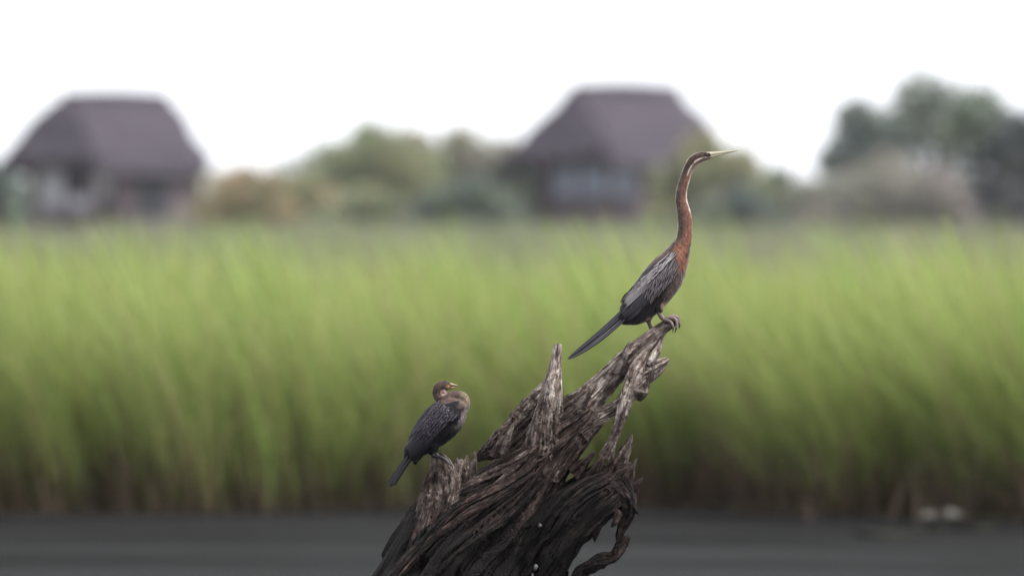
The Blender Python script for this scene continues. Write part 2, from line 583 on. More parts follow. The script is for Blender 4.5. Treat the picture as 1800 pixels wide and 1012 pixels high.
# tall single tufts that stand above the bed
n = 260
xp = rng.choice([40, 245, 470, 520, 800, 1020, 1130, 1290, 1540, 1700], n) + rng.normal(0, 22, n)
Y = bank((xp - 900) * RAD * 69) + rng.uniform(1.2, 3.0, n)
X = (xp - 900) * RAD * Y
c = PAL[rng.integers(0, 4, n)] * rng.uniform(0.9, 1.25, (n, 1))
v, f, c = blades(np.stack([X + 0.2, Y, ground_z(X, Y)], -1), rng.uniform(1.55, 1.86, n), np.full(n, 0.02), rng.uniform(0.15, 0.4, n), math.pi + rng.normal(0, 0.4, n), c * .8, c, 6)
tag(fast_mesh('tall_reed_tufts', v, f, c, M['reed']), 'taller bright green reed tips rising above the bed', 'reeds')

# far grass plain
def far_grass(n, y0, y1, h0, h1, w, pal):
    Y = rng.uniform(y0, y1, n)
    X = rng.uniform(-1, 1, n) * (Y * 900 * RAD * 1.5 + 10)
    pt = vnoise(X * 0.16, Y * 0.05, 3, 77)
    c = np.asarray(pal)[np.clip(((pt + 1) / 2 * len(pal) + rng.normal(0, 0.5, n)).astype(int), 0, len(pal) - 1)] * rng.uniform(0.8, 1.2, (n, 1))
    return blades(np.stack([X, Y, ground_z(X, Y) - 0.02], -1), rng.uniform(h0, h1, n) * (1 + 0.35 * pt), np.full(n, w), np.clip(rng.normal(0.25, 0.15, n), 0, 0.8), math.pi + rng.normal(0, 1.0, n), c * 0.85, c, 2)
FP = [[0.12, 0.155, 0.065], [0.155, 0.175, 0.085], [0.175, 0.18, 0.11], [0.165, 0.155, 0.115], [0.10, 0.145, 0.06]]
a = far_grass(12000, 80, 200, 0.7, 1.25, 0.04, FP)
b = far_grass(52000, 200, 436, 0.35, 0.85, 0.07, FP)
o = fast_mesh('far_grass', np.vstack([a[0], b[0]]), np.vstack([a[1], b[1] + len(a[0])]), np.vstack([a[2], b[2]]), M['far'])
tag(o, 'pale grey green grass plain beyond the reed bed', 'grass')

# ================================================================== TREES
def tree(name, label, xp, top, dist, wpx, pal, leaves=4200, leaf=0.17, lobes=9, group=None, base_row=None, seed=0, low=0.15, trunk_r=0.12, dens=1.0):
    r = np.random.default_rng(100 + seed)
    X = (xp - 900) * RAD * dist
    zb = float(ground_z(X, dist))
    ztop = EYE + (HOR - top) * RAD * dist
    H = ztop - zb
    W = wpx * RAD * dist
    base = np.array([X, dist, zb - 0.05])
    root = thing(name, base, label, 'tree' if 'tree' in name else 'bush', group)
    # lobes: (centre, radius) spread through the crown volume
    L = []
    for k in range(lobes):
        u = (k + 0.5) / lobes * 2 - 1
        xx = u * W * 0.47 + r.normal(0, 0.03) * W
        env = math.sqrt(max(0.05, 1 - (abs(u)) ** 3.4))
        rad = r.uniform(0.17, 0.26) * min(W, H * 1.5) * (0.65 + 0.35 * env)
        zz = max(low * H + rad * 0.6, (H * env - rad) * r.uniform(0.74, 0.98))
        L.append((np.array([xx, r.uniform(-0.35, 0.35) * W * 0.6, zz]), rad))
        L.append((np.array([xx + r.normal(0, .05) * W, r.uniform(-0.35, 0.35) * W * 0.6, max(low * H + rad * .3, zz * r.uniform(0.25, 0.6))]), rad * 0.95))
    L.append((np.array([r.normal(0, .04) * W, 0, H - 0.17 * H]), 0.17 * H))
    # leaves
    n = leaves
    li = r.integers(0, len(L), n)
    cen = np.array([l[0] for l in L])[li]
    rad = np.array([l[1] for l in L])[li]
    d = r.normal(0, 1, (n, 3)); d /= np.linalg.norm(d, axis=1)[:, None]
    rr = r.uniform(0.25, 1.0, n) ** 0.6 * (1 + 0.28 * vnoise(d[:, 0] * 3 + li, d[:, 1] * 3, d[:, 2] * 3, seed))
    pos = base + cen + d * (rad * rr)[:, None] * np.array([1, 1, 0.85])
    pos[:, 2] = np.maximum(pos[:, 2], zb + 0.05)
    a1 = r.normal(0, 1, (n, 3)); a1 /= np.linalg.norm(a1, axis=1)[:, None]
    a2 = np.cross(a1, r.normal(0, 1, (n, 3))); a2 /= np.linalg.norm(a2, axis=1)[:, None]
    s = leaf * r.uniform(0.6, 1.4, n)[:, None]
    V = np.stack([pos - a1 * s, pos + a2 * s * 0.45, pos + a1 * s, pos - a2 * s * 0.45], 1).reshape(-1, 3)
    F = np.arange(n * 4).reshape(n, 4)
    lobecol = r.integers(0, len(pal), len(L))[li]
    pick = np.where(r.random(n) < 0.42, lobecol, r.integers(0, len(pal), n))
    c = np.asarray(pal)[pick] * r.uniform(0.7, 1.3, (n, 1))
    Ct = np.repeat(np.c_[c, np.ones(n)], 4, axis=0)
    o = fast_mesh('crown', V, F, Ct, M['leaf'], None)
    o.parent = root; o.matrix_parent_inverse = root.matrix_basis.inverted()
    # trunk with limbs to the lobes
    mb = MB()
    fork = base + np.array([r.normal(0, .03) * W, 0, 0.3 * H])
    sweep(mb, [(*base, trunk_r * 1.3), (*(base * .5 + fork * .5 + np.array([.05 * W * r.normal(), 0, 0])), trunk_r), (*fork, trunk_r * .8)], 8, 8, px=False)
    for l, q in L[::2]:
        e = base + l
        m = fork * .5 + e * .5 + np.array([0, 0, 0.06 * H])
        sweep(mb, [(*fork, trunk_r * .55), (*m, trunk_r * .32), (*e, trunk_r * .1)], 6, 7, px=False)
    mb.build('trunk', M['bark'], root)
    return root

OLIVE = [[0.225, 0.235, 0.12], [0.25, 0.24, 0.135], [0.185, 0.215, 0.125]]
GREEN = [[0.17, 0.22, 0.12], [0.21, 0.24, 0.13], [0.15, 0.195, 0.13]]
DEEP = [[0.055, 0.09, 0.05], [0.075, 0.11, 0.055], [0.105, 0.135, 0.065]]
MAUVE = [[0.255, 0.21, 0.20], [0.22, 0.19, 0.20], [0.28, 0.235, 0.18], [0.21, 0.21, 0.155]]
BROWN = [[0.34, 0.25, 0.15], [0.27, 0.24, 0.13], [0.22, 0.22, 0.13]]
TEAL = [[0.07, 0.10, 0.095], [0.095, 0.125, 0.10], [0.12, 0.14, 0.11]]
# back row
tree('evergreen_tree', 'tall dark green tree with the highest pointed crown', 1645, 112, 500, 330, DEEP + TEAL[1:], 9000, 0.2, 11, seed=1, trunk_r=0.2)
tree('evergreen_tree', 'dark teal tree filling the shoulder beside the tallest crown', 1515, 160, 492, 150, TEAL, 4200, 0.18, 6, seed=2)
tree('evergreen_tree', 'dark tree with a grey shaded trunk by the mauve bush', 1790, 176, 480, 190, [[0.035, 0.045, 0.045], [0.05, 0.06, 0.05], [0.06, 0.065, 0.065]], 6500, 0.18, 8, seed=3, trunk_r=0.2)
tree('bushy_tree', 'broad green tree with a reddish tip between the two huts', 652, 200, 470, 240, OLIVE + GREEN[:1], 7000, 0.17, 8, seed=4)
tree('bushy_tree', 'grey mauve tree adjoining the thatched hut with the blue wall', 805, 212, 474, 250, MAUVE[:2] + OLIVE + GREEN[:1], 7000, 0.17, 9, seed=5)
tree('bushy_tree', 'olive tree leaning over the roof slope behind the long-necked bird', 1245, 222, 432, 200, OLIVE + BROWN[1:2], 7000, 0.16, 8, seed=6)
tree('low_bush', 'dull green bush in the dip beside the olive tree', 1370, 284, 440, 150, GREEN + MAUVE[3:], 4500, 0.15, 6, seed=7, low=0.0)
tree('low_bush', 'wide mauve brown bush below the tall dark tree', 1545, 256, 436, 330, MAUVE[:2] + MAUVE[3:] + GREEN[2:], 10000, 0.15, 11, seed=8, low=0.0)
tree('low_bush', 'brown topped bush beside the hut with pale curtains', 430, 278, 446, 170, BROWN, 4500, 0.15, 7, seed=9, low=0.0)
tree('low_bush', 'tawny bush filling the low gap before the broad green tree', 530, 292, 452, 170, BROWN[:2] + GREEN[1:2], 4500, 0.15, 7, seed=10, low=0.0)
tree('low_bush', 'low green bush at the foot of the broad green tree', 640, 318, 438, 190, GREEN + BROWN[:1], 5500, 0.15, 8, seed=11, low=0.0)
tree('low_bush', 'deep green bush touching the corner of the blue walled hut', 815, 300, 438, 190, TEAL + GREEN[:1], 5500, 0.15, 8, seed=12, low=0.0)
tree('bushy_tree', 'soft olive tree joining the broad green tree to the mauve one', 730, 216, 480, 180, OLIVE + MAUVE[:1] + GREEN[:1], 6000, 0.17, 8, seed=18)
tree('bushy_tree', 'hazy olive tree behind the roof edge of the blue walled hut', 880, 232, 478, 150, OLIVE[:2] + GREEN + TEAL[2:], 5000, 0.17, 7, seed=19)
tree('low_bush', 'leafy bush squeezed between the grey mauve tree and blue walled hut', 905, 258, 468, 120, TEAL + GREEN[:1], 5000, 0.15, 6, seed=17, low=0.0)
tree('low_bush', 'dark bush crowding the far wall of the curtained hut', -20, 276, 446, 110, TEAL, 3500, 0.15, 6, seed=13, low=0.0)
tree('low_bush', 'grey green shrub before the olive tree with a dark hollow', 1290, 318, 428, 180, TEAL + MAUVE[3:], 5000, 0.15, 7, seed=14, low=0.0)
tree('low_bush', 'dusky bush under the shaded tree by the wide mauve bush', 1745, 300, 442, 160, [[0.06, 0.06, 0.065], [0.09, 0.085, 0.09], [0.04, 0.05, 0.05]], 4500, 0.15, 7, seed=15, low=0.0)
tree('low_bush', 'dark green low shrub standing alone in the far grass', 1440, 402, 330, 150, GREEN[:2] + [[0.06, 0.11, 0.04]], 3000, 0.1, 7, seed=16, low=0.0, trunk_r=0.05)

# far woodland that closes the view behind the huts, one mass
n = 46000
Xw = rng.uniform(-125, 125, n); Yw = rng.uniform(560, 600, n)
hw_ = 2.9 + 1.3 * vnoise(Xw * .12, 0, 0, 61) + .6 * vnoise(Xw * .5, 0, 0, 62)
Zw = 1.5 + rng.uniform(0, 1, n) * hw_
pos = np.stack([Xw, Yw, Zw], -1)
a1 = rng.normal(0, 1, (n, 3)); a1 /= np.linalg.norm(a1, axis=1)[:, None]
a2 = np.cross(a1, rng.normal(0, 1, (n, 3))); a2 /= np.linalg.norm(a2, axis=1)[:, None]
Vw = np.stack([pos - a1 * .3, pos + a2 * .16, pos + a1 * .3, pos - a2 * .16], 1).reshape(-1, 3)
cw = np.asarray(GREEN + TEAL + MAUVE[:2])[np.clip(((vnoise(Xw * .2, Zw * .3, 0, 63) + 1) * 4 + rng.normal(0, .8, n)).astype(int), 0, 7)] * rng.uniform(.7, 1.2, (n, 1))
tag(fast_mesh('far_woodland', Vw, np.arange(n * 4).reshape(n, 4), np.repeat(np.c_[cw, np.ones(n)], 4, axis=0), M['leaf']), 'low hazy belt of scrub far behind the huts', 'woodland')

# ================================================================== HUTS
def hut(xp, dist, sc, label, wallmat, style):
    """thatched A-roof chalet on a deck; gable faces the water, ridge runs away to the right"""
    X = (xp - 900) * RAD * dist
    zb = float(ground_z(X, dist))
    root = thing('thatched_hut', (X, dist, zb), label, 'hut', 'thatched huts behind the reeds')
    phi = R(36)
    g = np.array([math.cos(phi), -math.sin(phi), 0])      # along the gable, to the right
    rd = np.array([math.sin(phi), math.cos(phi), 0])      # along the ridge, away
    o0 = np.array([X, dist, zb])
    def Q(a, b, z):
        return o0 + g * a * sc + rd * b * sc + np.array([0, 0, z * sc])
    W, L, zr, ze = 2.55, 6.6, 5.75, 3.2                    # half gable, length, ridge, eave
    prow = 0.3
    b0 = -0.9                                              # front eave
    th = 0.32
    def slab(mb, q4, thick, bulge=0.0):
        q = np.array(q4)
        nrm = np.cross(q[1] - q[0], q[3] - q[0]); nrm /= np.linalg.norm(nrm)
        nu = 14
        u = np.linspace(0, 1, nu)
        A, B = np.meshgrid(u, u)
        S = (q[0] * ((1-A)*(1-B))[..., None] + q[1] * (A*(1-B))[..., None] + q[2] * (A*B)[..., None] + q[3] * ((1-A)*B)[..., None])
        S = S.reshape(-1, 3)
        w = (0.16 * vnoise(S[:, 0] * .9, S[:, 1] * .9, S[:, 2] * .9, 4) + .08 * vnoise(S[:, 0] * 3, S[:, 1] * 3, S[:, 2] * 3, 5))[:, None]
        bl = bulge * np.sin(np.pi * np.clip(A.reshape(-1, 1), 0, 1) ** .8)
        S = S + nrm * bl
        top = S + nrm * w
        bot = S - nrm * thick
        f = grid_faces(nu, nu, False)
        m = nu * nu
        f2 = [tuple(i + m for i in reversed(t)) for t in f]
        rim = [i for i in range(nu)] + [i*nu + nu-1 for i in range(1, nu)] + [nu*(nu-1) + i for i in range(nu-2, -1, -1)] + [i*nu for i in range(nu-2, 0, -1)]
        f3 = [(rim[k], rim[k-1], rim[k-1] + m, rim[k] + m) for k in range(len(rim))]
        mb.add(np.vstack([top, bot]), f + f2 + f3)
    A = Q(0, prow, zr); B = Q(0, L + 0.4, zr)
    mb = MB(); slab(mb, [A, Q(W, b0, ze), Q(W, L + .15, ze), B], th, .13)
    # flared lower skirt of the right slope
    roof = mb.build('roof', M['thatch'], root, False)
    mb = MB(); slab(mb, [B, Q(-W, L + .15, ze), Q(-W, b0, ze), A], th, .13); mb.build('roof', M['thatch'], root, False)
    mb = MB(); slab(mb, [B, Q(W, L + .15, ze), Q(0, L + 1.2, ze), Q(-W, L + .15, ze)], th * 0.8); mb.build('end_hip', M['thatch'], root, False)
    # thatched hip over the veranda
    mb = MB(); slab(mb, [A, Q(-W, b0, ze), Q(0, b0 - .12, ze - .02), Q(W, b0, ze)], 0.3)
    mb.build('front_hip', M['thatch'], root, False)
    mb = MB()
    C1, v1, s1 = sweep(mb, [(*A, .2 * sc), (*((A + B) / 2 + np.array([0, 0, .06])), .22 * sc), (*B, .2 * sc)], 10, 14, px=False)
    mb.build('ridge_cap', M['thatch'], roof)
    # lower eave skirt on both long sides
    mb = MB(); slab(mb, [Q(W - .12, b0 + .1, ze + .02), Q(W + 0.35, b0 + .1, ze - 0.5), Q(W + 0.35, L - .4, ze - 0.5), Q(W - .12, L - .4, ze + .02)], 0.22)
    mb.build('eave', M['thatch'], root, False)
    mb = MB(); slab(mb, [Q(-W + .12, L - .4, ze + .02), Q(-W - .5, L - .4, ze - 0.5), Q(-W - .5, b0 + .1, ze - 0.5), Q(-W + .12, b0 + .1, ze + .02)], 0.22)
    mb.build('eave', M['thatch'], root, False)
    # deck and posts
    zf = 0.55
    def rot_box(mb, a, b, z, sa, sb, sz):
        c = Q(a, b, z)
        mb.box(c, (sa * sc, sb * sc, sz * sc), -phi)
    mb = MB(); rot_box(mb, 0, L / 2 - 0.5, zf - 0.1, 2 * W - .2, L + 1.6, 0.2); deck = mb.build('deck', M['pole'], root, False)
    mb = MB(); rot_box(mb, 0, -1.28, zf - 0.32, 2 * W - .3, 0.06, 0.5); mb.build('skirting', M['pole'], deck, False)
    for a in (-W + .2, -W * .35, W * .35, W - .2):
        for b in (-0.75, 2.0, L - .3):
            mb = MB()
            e = ze - 0.1 if abs(a) > 2 else ze + (0.3 if b > 0 else -0.05)
            p0, p1 = Q(a, b, -0.3), Q(a, b, e)
            sweep(mb, [(*p0, .13 * sc), (*((p0 + p1) / 2 + np.array([.03, 0, 0])), .11 * sc), (*p1, .11 * sc)], 8, 6, px=False)
            mb.build('post', M['pole'], root)
    # walls
    hw = ze - zf - 0.1
    mb = MB(); rot_box(mb, 0, 1.2, zf + hw / 2, 2 * W - 0.6, 0.12, hw); mb.build('wall', M['mauve'], root, False)
    mb = MB(); rot_box(mb, W - 0.36, L / 2 + .55, zf + hw / 2, 0.12, L - 1.7, hw); wr = mb.build('wall', M['mauve'], root, False)
    mb = MB(); rot_box(mb, -W + 0.36, L / 2 + .55, zf + hw / 2, 0.12, L - 1.7, hw); mb.build('wall', M['mauve'], root, False)
    mb = MB(); rot_box(mb, W - 0.3, 3.1, zf + 1.2, 0.08, 2.2, 1.7); mb.build('eave_shade', M['dark'], wr, False)  # dark sheet standing in for the shade under the right eaves
    def panel(name, a0, a1, z0, z1, mat, proud=0.1):
        mb = MB()
        nu = 24
        u = np.linspace(a0, a1, nu)
        top = np.array([Q(x, 1.14 - proud + 0.05 * math.sin(i * 1.9), z1) for i, x in enumerate(u)])
        bot = np.array([Q(x, 1.14 - proud + 0.06 * math.sin(i * 1.9 + .4), z0) for i, x in enumerate(u)])
        back = -rd * 0.0 + rd * 0.05
        v = np.vstack([top, bot, top + back, bot + back])
        f = []
        for i in range(nu - 1):
            f.append((i, i + nu, i + nu + 1, i + 1))
            f.append((i + 2*nu, i + 1 + 2*nu, i + nu + 1 + 2*nu, i + nu + 2*nu))
        f += [(0, 2*nu, 3*nu, nu), (nu-1, 2*nu-1, 4*nu-1, 3*nu-1)]
        f += [(i, i+1, i+1+2*nu, i+2*nu) for i in range(nu-1)] + [(i+nu, i+3*nu, i+1+3*nu, i+1+nu) for i in range(nu-1)]
        mb.add(v, f)
        return mb.build(name, mat, root)
    if style == 'curtain':
        panel('curtain', -1.75, -0.55, zf + 0.45, ze - 0.3, wallmat)
        panel('curtain', 0.75, 1.65, zf + 1.1, ze - 0.3, wallmat)
        panel('canvas_panel', -0.5, 0.75, zf + 0.55, zf + 1.15, M['canvas'], 0.12)
        panel('canvas_panel', 1.7, 2.4, zf + 0.3, zf + 1.3, M['mauve'], 0.14)
        panel('doorway', -0.4, 0.5, zf + 1.3, ze - 0.1, M['dark'], 0.07)
    else:
        panel('canvas_panel', -1.5, 2.2, zf + 1.05, ze - 0.35, wallmat)
        panel('doorway', -2.4, -1.8, zf + 0.1, ze - 0.7, M['dark'], 0.07)
    # railing
    mb = MB(); rot_box(mb, 0, -1.0, zf + 0.62, 2 * W - .4, 0.06, 0.08); rail = mb.build('railing', M['pole'], root, False)
    for a in np.linspace(-W + .5, W - .5, 9):
        mb = MB(); rot_box(mb, a, -1.0, zf + 0.3, 0.06, 0.05, 0.56); mb.build('baluster', M['pole'], rail, False)
    return root

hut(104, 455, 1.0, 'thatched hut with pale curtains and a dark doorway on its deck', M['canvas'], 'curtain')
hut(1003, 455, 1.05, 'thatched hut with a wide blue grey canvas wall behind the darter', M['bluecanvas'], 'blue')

def to_px(V):
    return 900 + V[:, 0] / PX, HOR - (V[:, 2] - EYE) / PX

# ================================================================== STUMP
stump = thing('driftwood_stump', P(790, 1440), 'weathered splintered tree stump rising from the water under both birds', 'stump')

def plates(t, SS, ncol, along, seed):
    """long broken laths of grain, each standing a little higher or lower than its neighbour"""
    q = t / (2 * np.pi) * ncol + 1.1 * vnoise(SS * along * .9, 0, 0, seed + 31) + 0.5 * vnoise(SS * along * 3.1, np.cos(t) * 2, np.sin(t) * 2, seed + 32)
    col = np.floor(q).astype(np.int64) % ncol
    g = SS * along * 1.3 + 9.0 * hash3(col, col * 0, col * 0, seed)
    seg = np.floor(g).astype(np.int64)
    h = hash3(col, seg, col * 0 + 3, seed)
    fu, fg = q - np.floor(q), g - seg
    edge = np.minimum(np.minimum(fu, 1 - fu) * 2.5, 1.0)
    return h * 0.8 + 0.5 * edge + 0.25 * fg * h - 0.45

def wood_disp(K=8.0, amp=0.16, seed=0, along=3.0, fine=0.05, twist=0.0):
    def f(TH, SS, r):
        wob = 0.22 * vnoise(SS * along * 1.2, 0, 0, seed + 3) + 0.08 * vnoise(SS * along * 3, np.cos(TH) * 3, np.sin(TH) * 3, seed + 4)
        t = TH + twist * SS + wob
        cx, sx = np.cos(t), np.sin(t)
        big = fbm(cx * 1.3, sx * 1.3, SS * along, seed, 3)
        a = ridged(cx * K * .8, sx * K * .8, SS * along * .9, seed + 5)
        cr = vnoise(cx * K * 1.1, sx * K * 1.1, SS * along * .8, seed + 21)
        crack = -np.exp(-(cr / 0.08) ** 2)
        p = plates(t, SS, int(K * 5), along, seed + 40)
        p2 = plates(t, SS, int(K * 11), along * 2.2, seed + 50)
        c = fbm(cx * K * 1.5, sx * K * 1.5, SS * along * 9.0, seed + 13, 3)
        md = np.clip(0.62 + 0.75 * vnoise(cx * 1.7, sx * 1.7, SS * along * 1.6, seed + 60), 0.12, 1.25)      # worn smooth in places
        return amp * (0.85 * big + md * (0.75 * (a - 0.35) + 0.34 * p + 0.08 * p2) + 0.8 * crack) + fine * c * md
    return f

def limb(name, nodes, ns=64, nr=80, K=5, amp=0.18, seed=0, along=6.0, fine=0.05, twist=0.0, parent=None, extra=None):
    mb = MB()
    C, v, s = sweep(mb, nodes, ns, nr, wood_disp(K, amp, seed, along, fine, twist))
    if extra:
        extra(mb, C, v, s)
    return mb.build(name, M['wood'], parent or stump), C, v, s

def strands(count, rpx, seed, i0=0.0, i1=1.0, tint=0.15, front=True, length=(0.15, 0.5)):
    """raised, wandering fibres lying along the surface of a limb"""
    def f(mb, C, v, s):
        r = np.random.default_rng(seed)
        nr, ns = v.shape[:2]
        for k in range(count):
            a = r.uniform(i0, i1)
            ln = r.uniform(*length)
            b = min(a + ln, i1)
            if b - a < 0.05: continue
            ia = np.linspace(a, b, 9) * (nr - 1)
            if front and r.random() < 0.75:
                j0 = ns * r.uniform(0.27, 0.73)
            else:
                j0 = ns * r.uniform(0, 1)
            jj = j0 + np.cumsum(r.normal(0, ns * 0.012, 9))
            rad = r.uniform(*rpx)
            nodes = []
            for q, (i, j) in enumerate(zip(ia, jj)):
                p = v[int(round(i)), int(round(j)) % ns]
                c = C[int(round(i)), :3]
                out = (p - c); out /= np.linalg.norm(out) + 1e-9
                p = p + out * rad * PX * 0.15
                w = math.sin(math.pi * (q + 0.6) / 9.2) ** 0.6
                nodes.append((*p, rad * PX * w, rad * PX * w, tint + r.normal(0, 0.1) + C[int(round(i)), 5]))
            sweep(mb, nodes, 10, 44, wood_disp(2.0, 0.25, seed + k, 14, 0.08), px=False)
    return f

# nodes: x, y, depth, r, r_depth, bleach (negative: damp wood plus lower darkening put into the colour)
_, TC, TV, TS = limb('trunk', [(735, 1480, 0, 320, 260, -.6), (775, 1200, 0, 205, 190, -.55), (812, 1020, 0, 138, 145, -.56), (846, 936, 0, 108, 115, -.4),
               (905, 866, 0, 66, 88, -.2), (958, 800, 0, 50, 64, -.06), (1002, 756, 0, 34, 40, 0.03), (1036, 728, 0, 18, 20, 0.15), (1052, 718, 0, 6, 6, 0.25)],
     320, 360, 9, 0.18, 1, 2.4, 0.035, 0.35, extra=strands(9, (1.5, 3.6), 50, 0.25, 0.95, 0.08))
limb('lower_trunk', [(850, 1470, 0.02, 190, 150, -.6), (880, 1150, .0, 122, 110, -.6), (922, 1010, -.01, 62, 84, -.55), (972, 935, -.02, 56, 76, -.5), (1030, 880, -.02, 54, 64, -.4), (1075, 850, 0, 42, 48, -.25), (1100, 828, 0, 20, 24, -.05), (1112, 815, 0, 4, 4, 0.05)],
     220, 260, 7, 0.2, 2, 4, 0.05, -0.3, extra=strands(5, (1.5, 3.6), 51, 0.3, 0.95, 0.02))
limb('perch_knob', [(735, 1030, -.05, 56, 60, -.3), (757, 930, -.08, 36, 45, -.1), (772, 870, -.08, 28, 36, 0.08), (777, 830, -.07, 21, 26, 0.2), (774, 806, -.07, 13, 16, 0.25), (771, 795, -.07, 5, 6, 0.3)], 100, 150, 5, 0.22, 3, 7, 0.06, extra=strands(2, (1.5, 3.2), 52, 0.1, 0.9, 0.05))
limb('perch_knob', [(775, 905, -.07, 28, 34, 0.0), (795, 855, -.08, 18, 24, 0.2), (792, 826, -.08, 10, 13, 0.3), (786, 808, -.08, 6, 7, 0.3), (783, 802, -.08, 2, 2, .3)], 70, 90, 4, 0.22, 4, 8, 0.06, extra=strands(2, (1.2, 2.4), 53))
limb('perch_knob', [(805, 900, -.02, 46, 44, -.05), (812, 858, -.02, 34, 34, 0.05), (814, 832, -.02, 26, 25, 0.12), (815, 818, -.02, 19, 16, 0.18), (817, 808, -.02, 8, 8, .2)], 80, 90, 5, 0.27, 5, 9, 0.07, extra=strands(2, (1.2, 2.8), 54))
limb('ridge', [(838, 808, .06, 6, 8, 0.1), (852, 798, .06, 12, 20, 0.1), (872, 788, .05, 21, 32, 0.1), (905, 762, .04, 26, 40, 0.15), (936, 726, .04, 25, 36, 0.25), (955, 695, .03, 19, 28, 0.4), (964, 672, .02, 9, 14, 0.45)], 110, 140, 6, 0.27, 6, 7, 0.08, extra=strands(4, (1.2, 3.2), 55, 0.05, 0.9, 0.1))
limb('upright_spike', [(945, 840, -.05, 36, 40, 0.05), (955, 770, -.06, 32, 38, 0.15), (966, 712, -.06, 24, 28, 0.35), (973, 668, -.06, 16, 18, 0.75), (977, 634, -.06, 10, 11, 1.1), (979, 612, -.06, 8.5, 9, 1.5), (979, 604, -.06, 7.5, 7, 1.6)], 100, 170, 5, 0.2, 7, 7, 0.07, extra=strands(3, (1.2, 2.8), 56, 0.1, 0.97, 0.15))
limb('upper_branch', [(940, 812, .05, 34, 44, 0.02), (1000, 738, .04, 33, 40, 0.1), (1040, 698, .03, 24, 32, 0.5), (1078, 656, .02, 18.5, 26, 0.66), (1112, 621, .0, 18, 23, 0.72), (1143, 595, -.01, 14, 17, 0.75), (1165, 576, -.01, 10, 14, 0.5), (1180, 568, -.012, 8, 13, 0.4), (1190, 564, -.014, 6, 10, .35)], 120, 220, 5, 0.2, 8, 5, 0.06, 0.6, extra=strands(4, (1.2, 3.2), 57, 0.15, 0.97, 0.15))
limb('branch_tip', [(1138, 640, -.03, 9, 9, 0.7), (1150, 626, -.03, 8, 9, 1.4), (1158, 608, -.03, 6, 7, 1.5), (1163, 592, -.03, 4, 5, 0.8), (1168, 580, -.03, 2, 2, 0.6)], 36, 50, 3, 0.2, 9, 12, 0.05)
limb('forked_branch', [(990, 775, .0, 24, 30, 0.0), (1030, 744, -.01, 18, 22, 0.05), (1064, 724, -.02, 12, 16, 0.2), (1092, 705, -.03, 10, 13, 0.35), (1114, 672, -.03, 12, 14, 0.5), (1140, 650, -.02, 11, 12, 0.65), (1160, 639, -.02, 8, 8, 0.95), (1174, 632, -.02, 5, 5, 0.8)], 80, 150, 4, 0.25, 10, 8, 0.07, extra=strands(2, (1.2, 2.8), 58, 0.2, 0.95, 0.15))
limb('branch_tip', [(1140, 668, -.01, 7, 7, 0.5), (1155, 656, -.01, 6, 6, 0.9), (1166, 646, -.01, 3.5, 4, 0.8), (1172, 641, -.01, 1, 1, 0.6)], 24, 30, 3, 0.25, 11, 12, 0.05)
limb('loose_bark', [(1128, 630, -.03, 10, 4, 0.3), (1134, 650, -.035, 17, 5, 0.3), (1126, 672, -.03, 17, 5, 0.22), (1120, 690, -.03, 17, 5, 0.16), (1116, 702, -.03, 11, 4, 0.15)], 48, 60, 4, 0.22, 12, 9, 0.08, extra=strands(2, (1.0, 2.4), 59, 0.05, 0.95, 0.1))
limb('leaning_strut', [(1136, 618, -.045, 7, 7, 0.4), (1120, 645, -.05, 13, 13, 0.7), (1108, 678, -.055, 14, 14, 0.85), (1097, 712, -.055, 12, 12, 0.8), (1086, 748, -.05, 8.5, 9, 0.5), (1074, 780, -.04, 9, 10, 0.42), (1064, 804, -.03, 13, 13, 0.2)], 60, 170, 4, 0.2, 13, 9, 0.06, 1.0, extra=strands(2, (1.0, 2.6), 60, 0.05, 0.97, 0.15))
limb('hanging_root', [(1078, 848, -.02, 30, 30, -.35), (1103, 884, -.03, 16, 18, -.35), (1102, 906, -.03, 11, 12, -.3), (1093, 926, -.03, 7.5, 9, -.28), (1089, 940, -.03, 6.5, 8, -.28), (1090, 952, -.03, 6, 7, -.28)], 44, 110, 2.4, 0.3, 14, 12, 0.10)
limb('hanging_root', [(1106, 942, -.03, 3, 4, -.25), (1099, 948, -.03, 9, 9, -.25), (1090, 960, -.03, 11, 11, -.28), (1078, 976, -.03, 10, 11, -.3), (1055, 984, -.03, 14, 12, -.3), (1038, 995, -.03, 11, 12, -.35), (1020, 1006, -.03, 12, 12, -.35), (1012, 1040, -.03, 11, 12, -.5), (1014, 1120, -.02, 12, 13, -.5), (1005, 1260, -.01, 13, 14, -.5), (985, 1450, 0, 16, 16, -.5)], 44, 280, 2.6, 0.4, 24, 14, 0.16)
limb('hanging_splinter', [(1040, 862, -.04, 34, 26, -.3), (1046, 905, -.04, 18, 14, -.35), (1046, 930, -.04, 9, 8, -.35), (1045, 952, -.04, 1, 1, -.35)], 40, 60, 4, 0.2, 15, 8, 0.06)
# long raised ribs of grain that sweep up the trunk
def front(x, y):
    X_, Y_ = to_px(TV.reshape(-1, 3))
    k = np.hypot(X_ - x, Y_ - y) < 7
    return (TV.reshape(-1, 3)[k, 1].min() if k.any() else SUBJ - .05) - SUBJ
RIBS = [([(760, 912), (790, 872), (845, 842), (905, 812), (965, 765), (1015, 732), (1044, 712)], 8, .12), ([(742, 965), (790, 905), (850, 868), (915, 832), (975, 785), (1012, 757)], 6.5, -.04), ([(700, 1012), (750, 958), (815, 905), (880, 868), (940, 830)], 7, -.16),
        ([(735, 1040), (785, 985), (850, 935), (905, 895), (955, 845)], 7, -.3), ([(665, 1045), (712, 985), (758, 935), (800, 890)], 8, -.32), ([(870, 850), (925, 800), (965, 752)], 6, .15), ([(800, 1040), (850, 985), (900, 940)], 8, -.5), ([(820, 880), (880, 848), (925, 822)], 5, .0)]
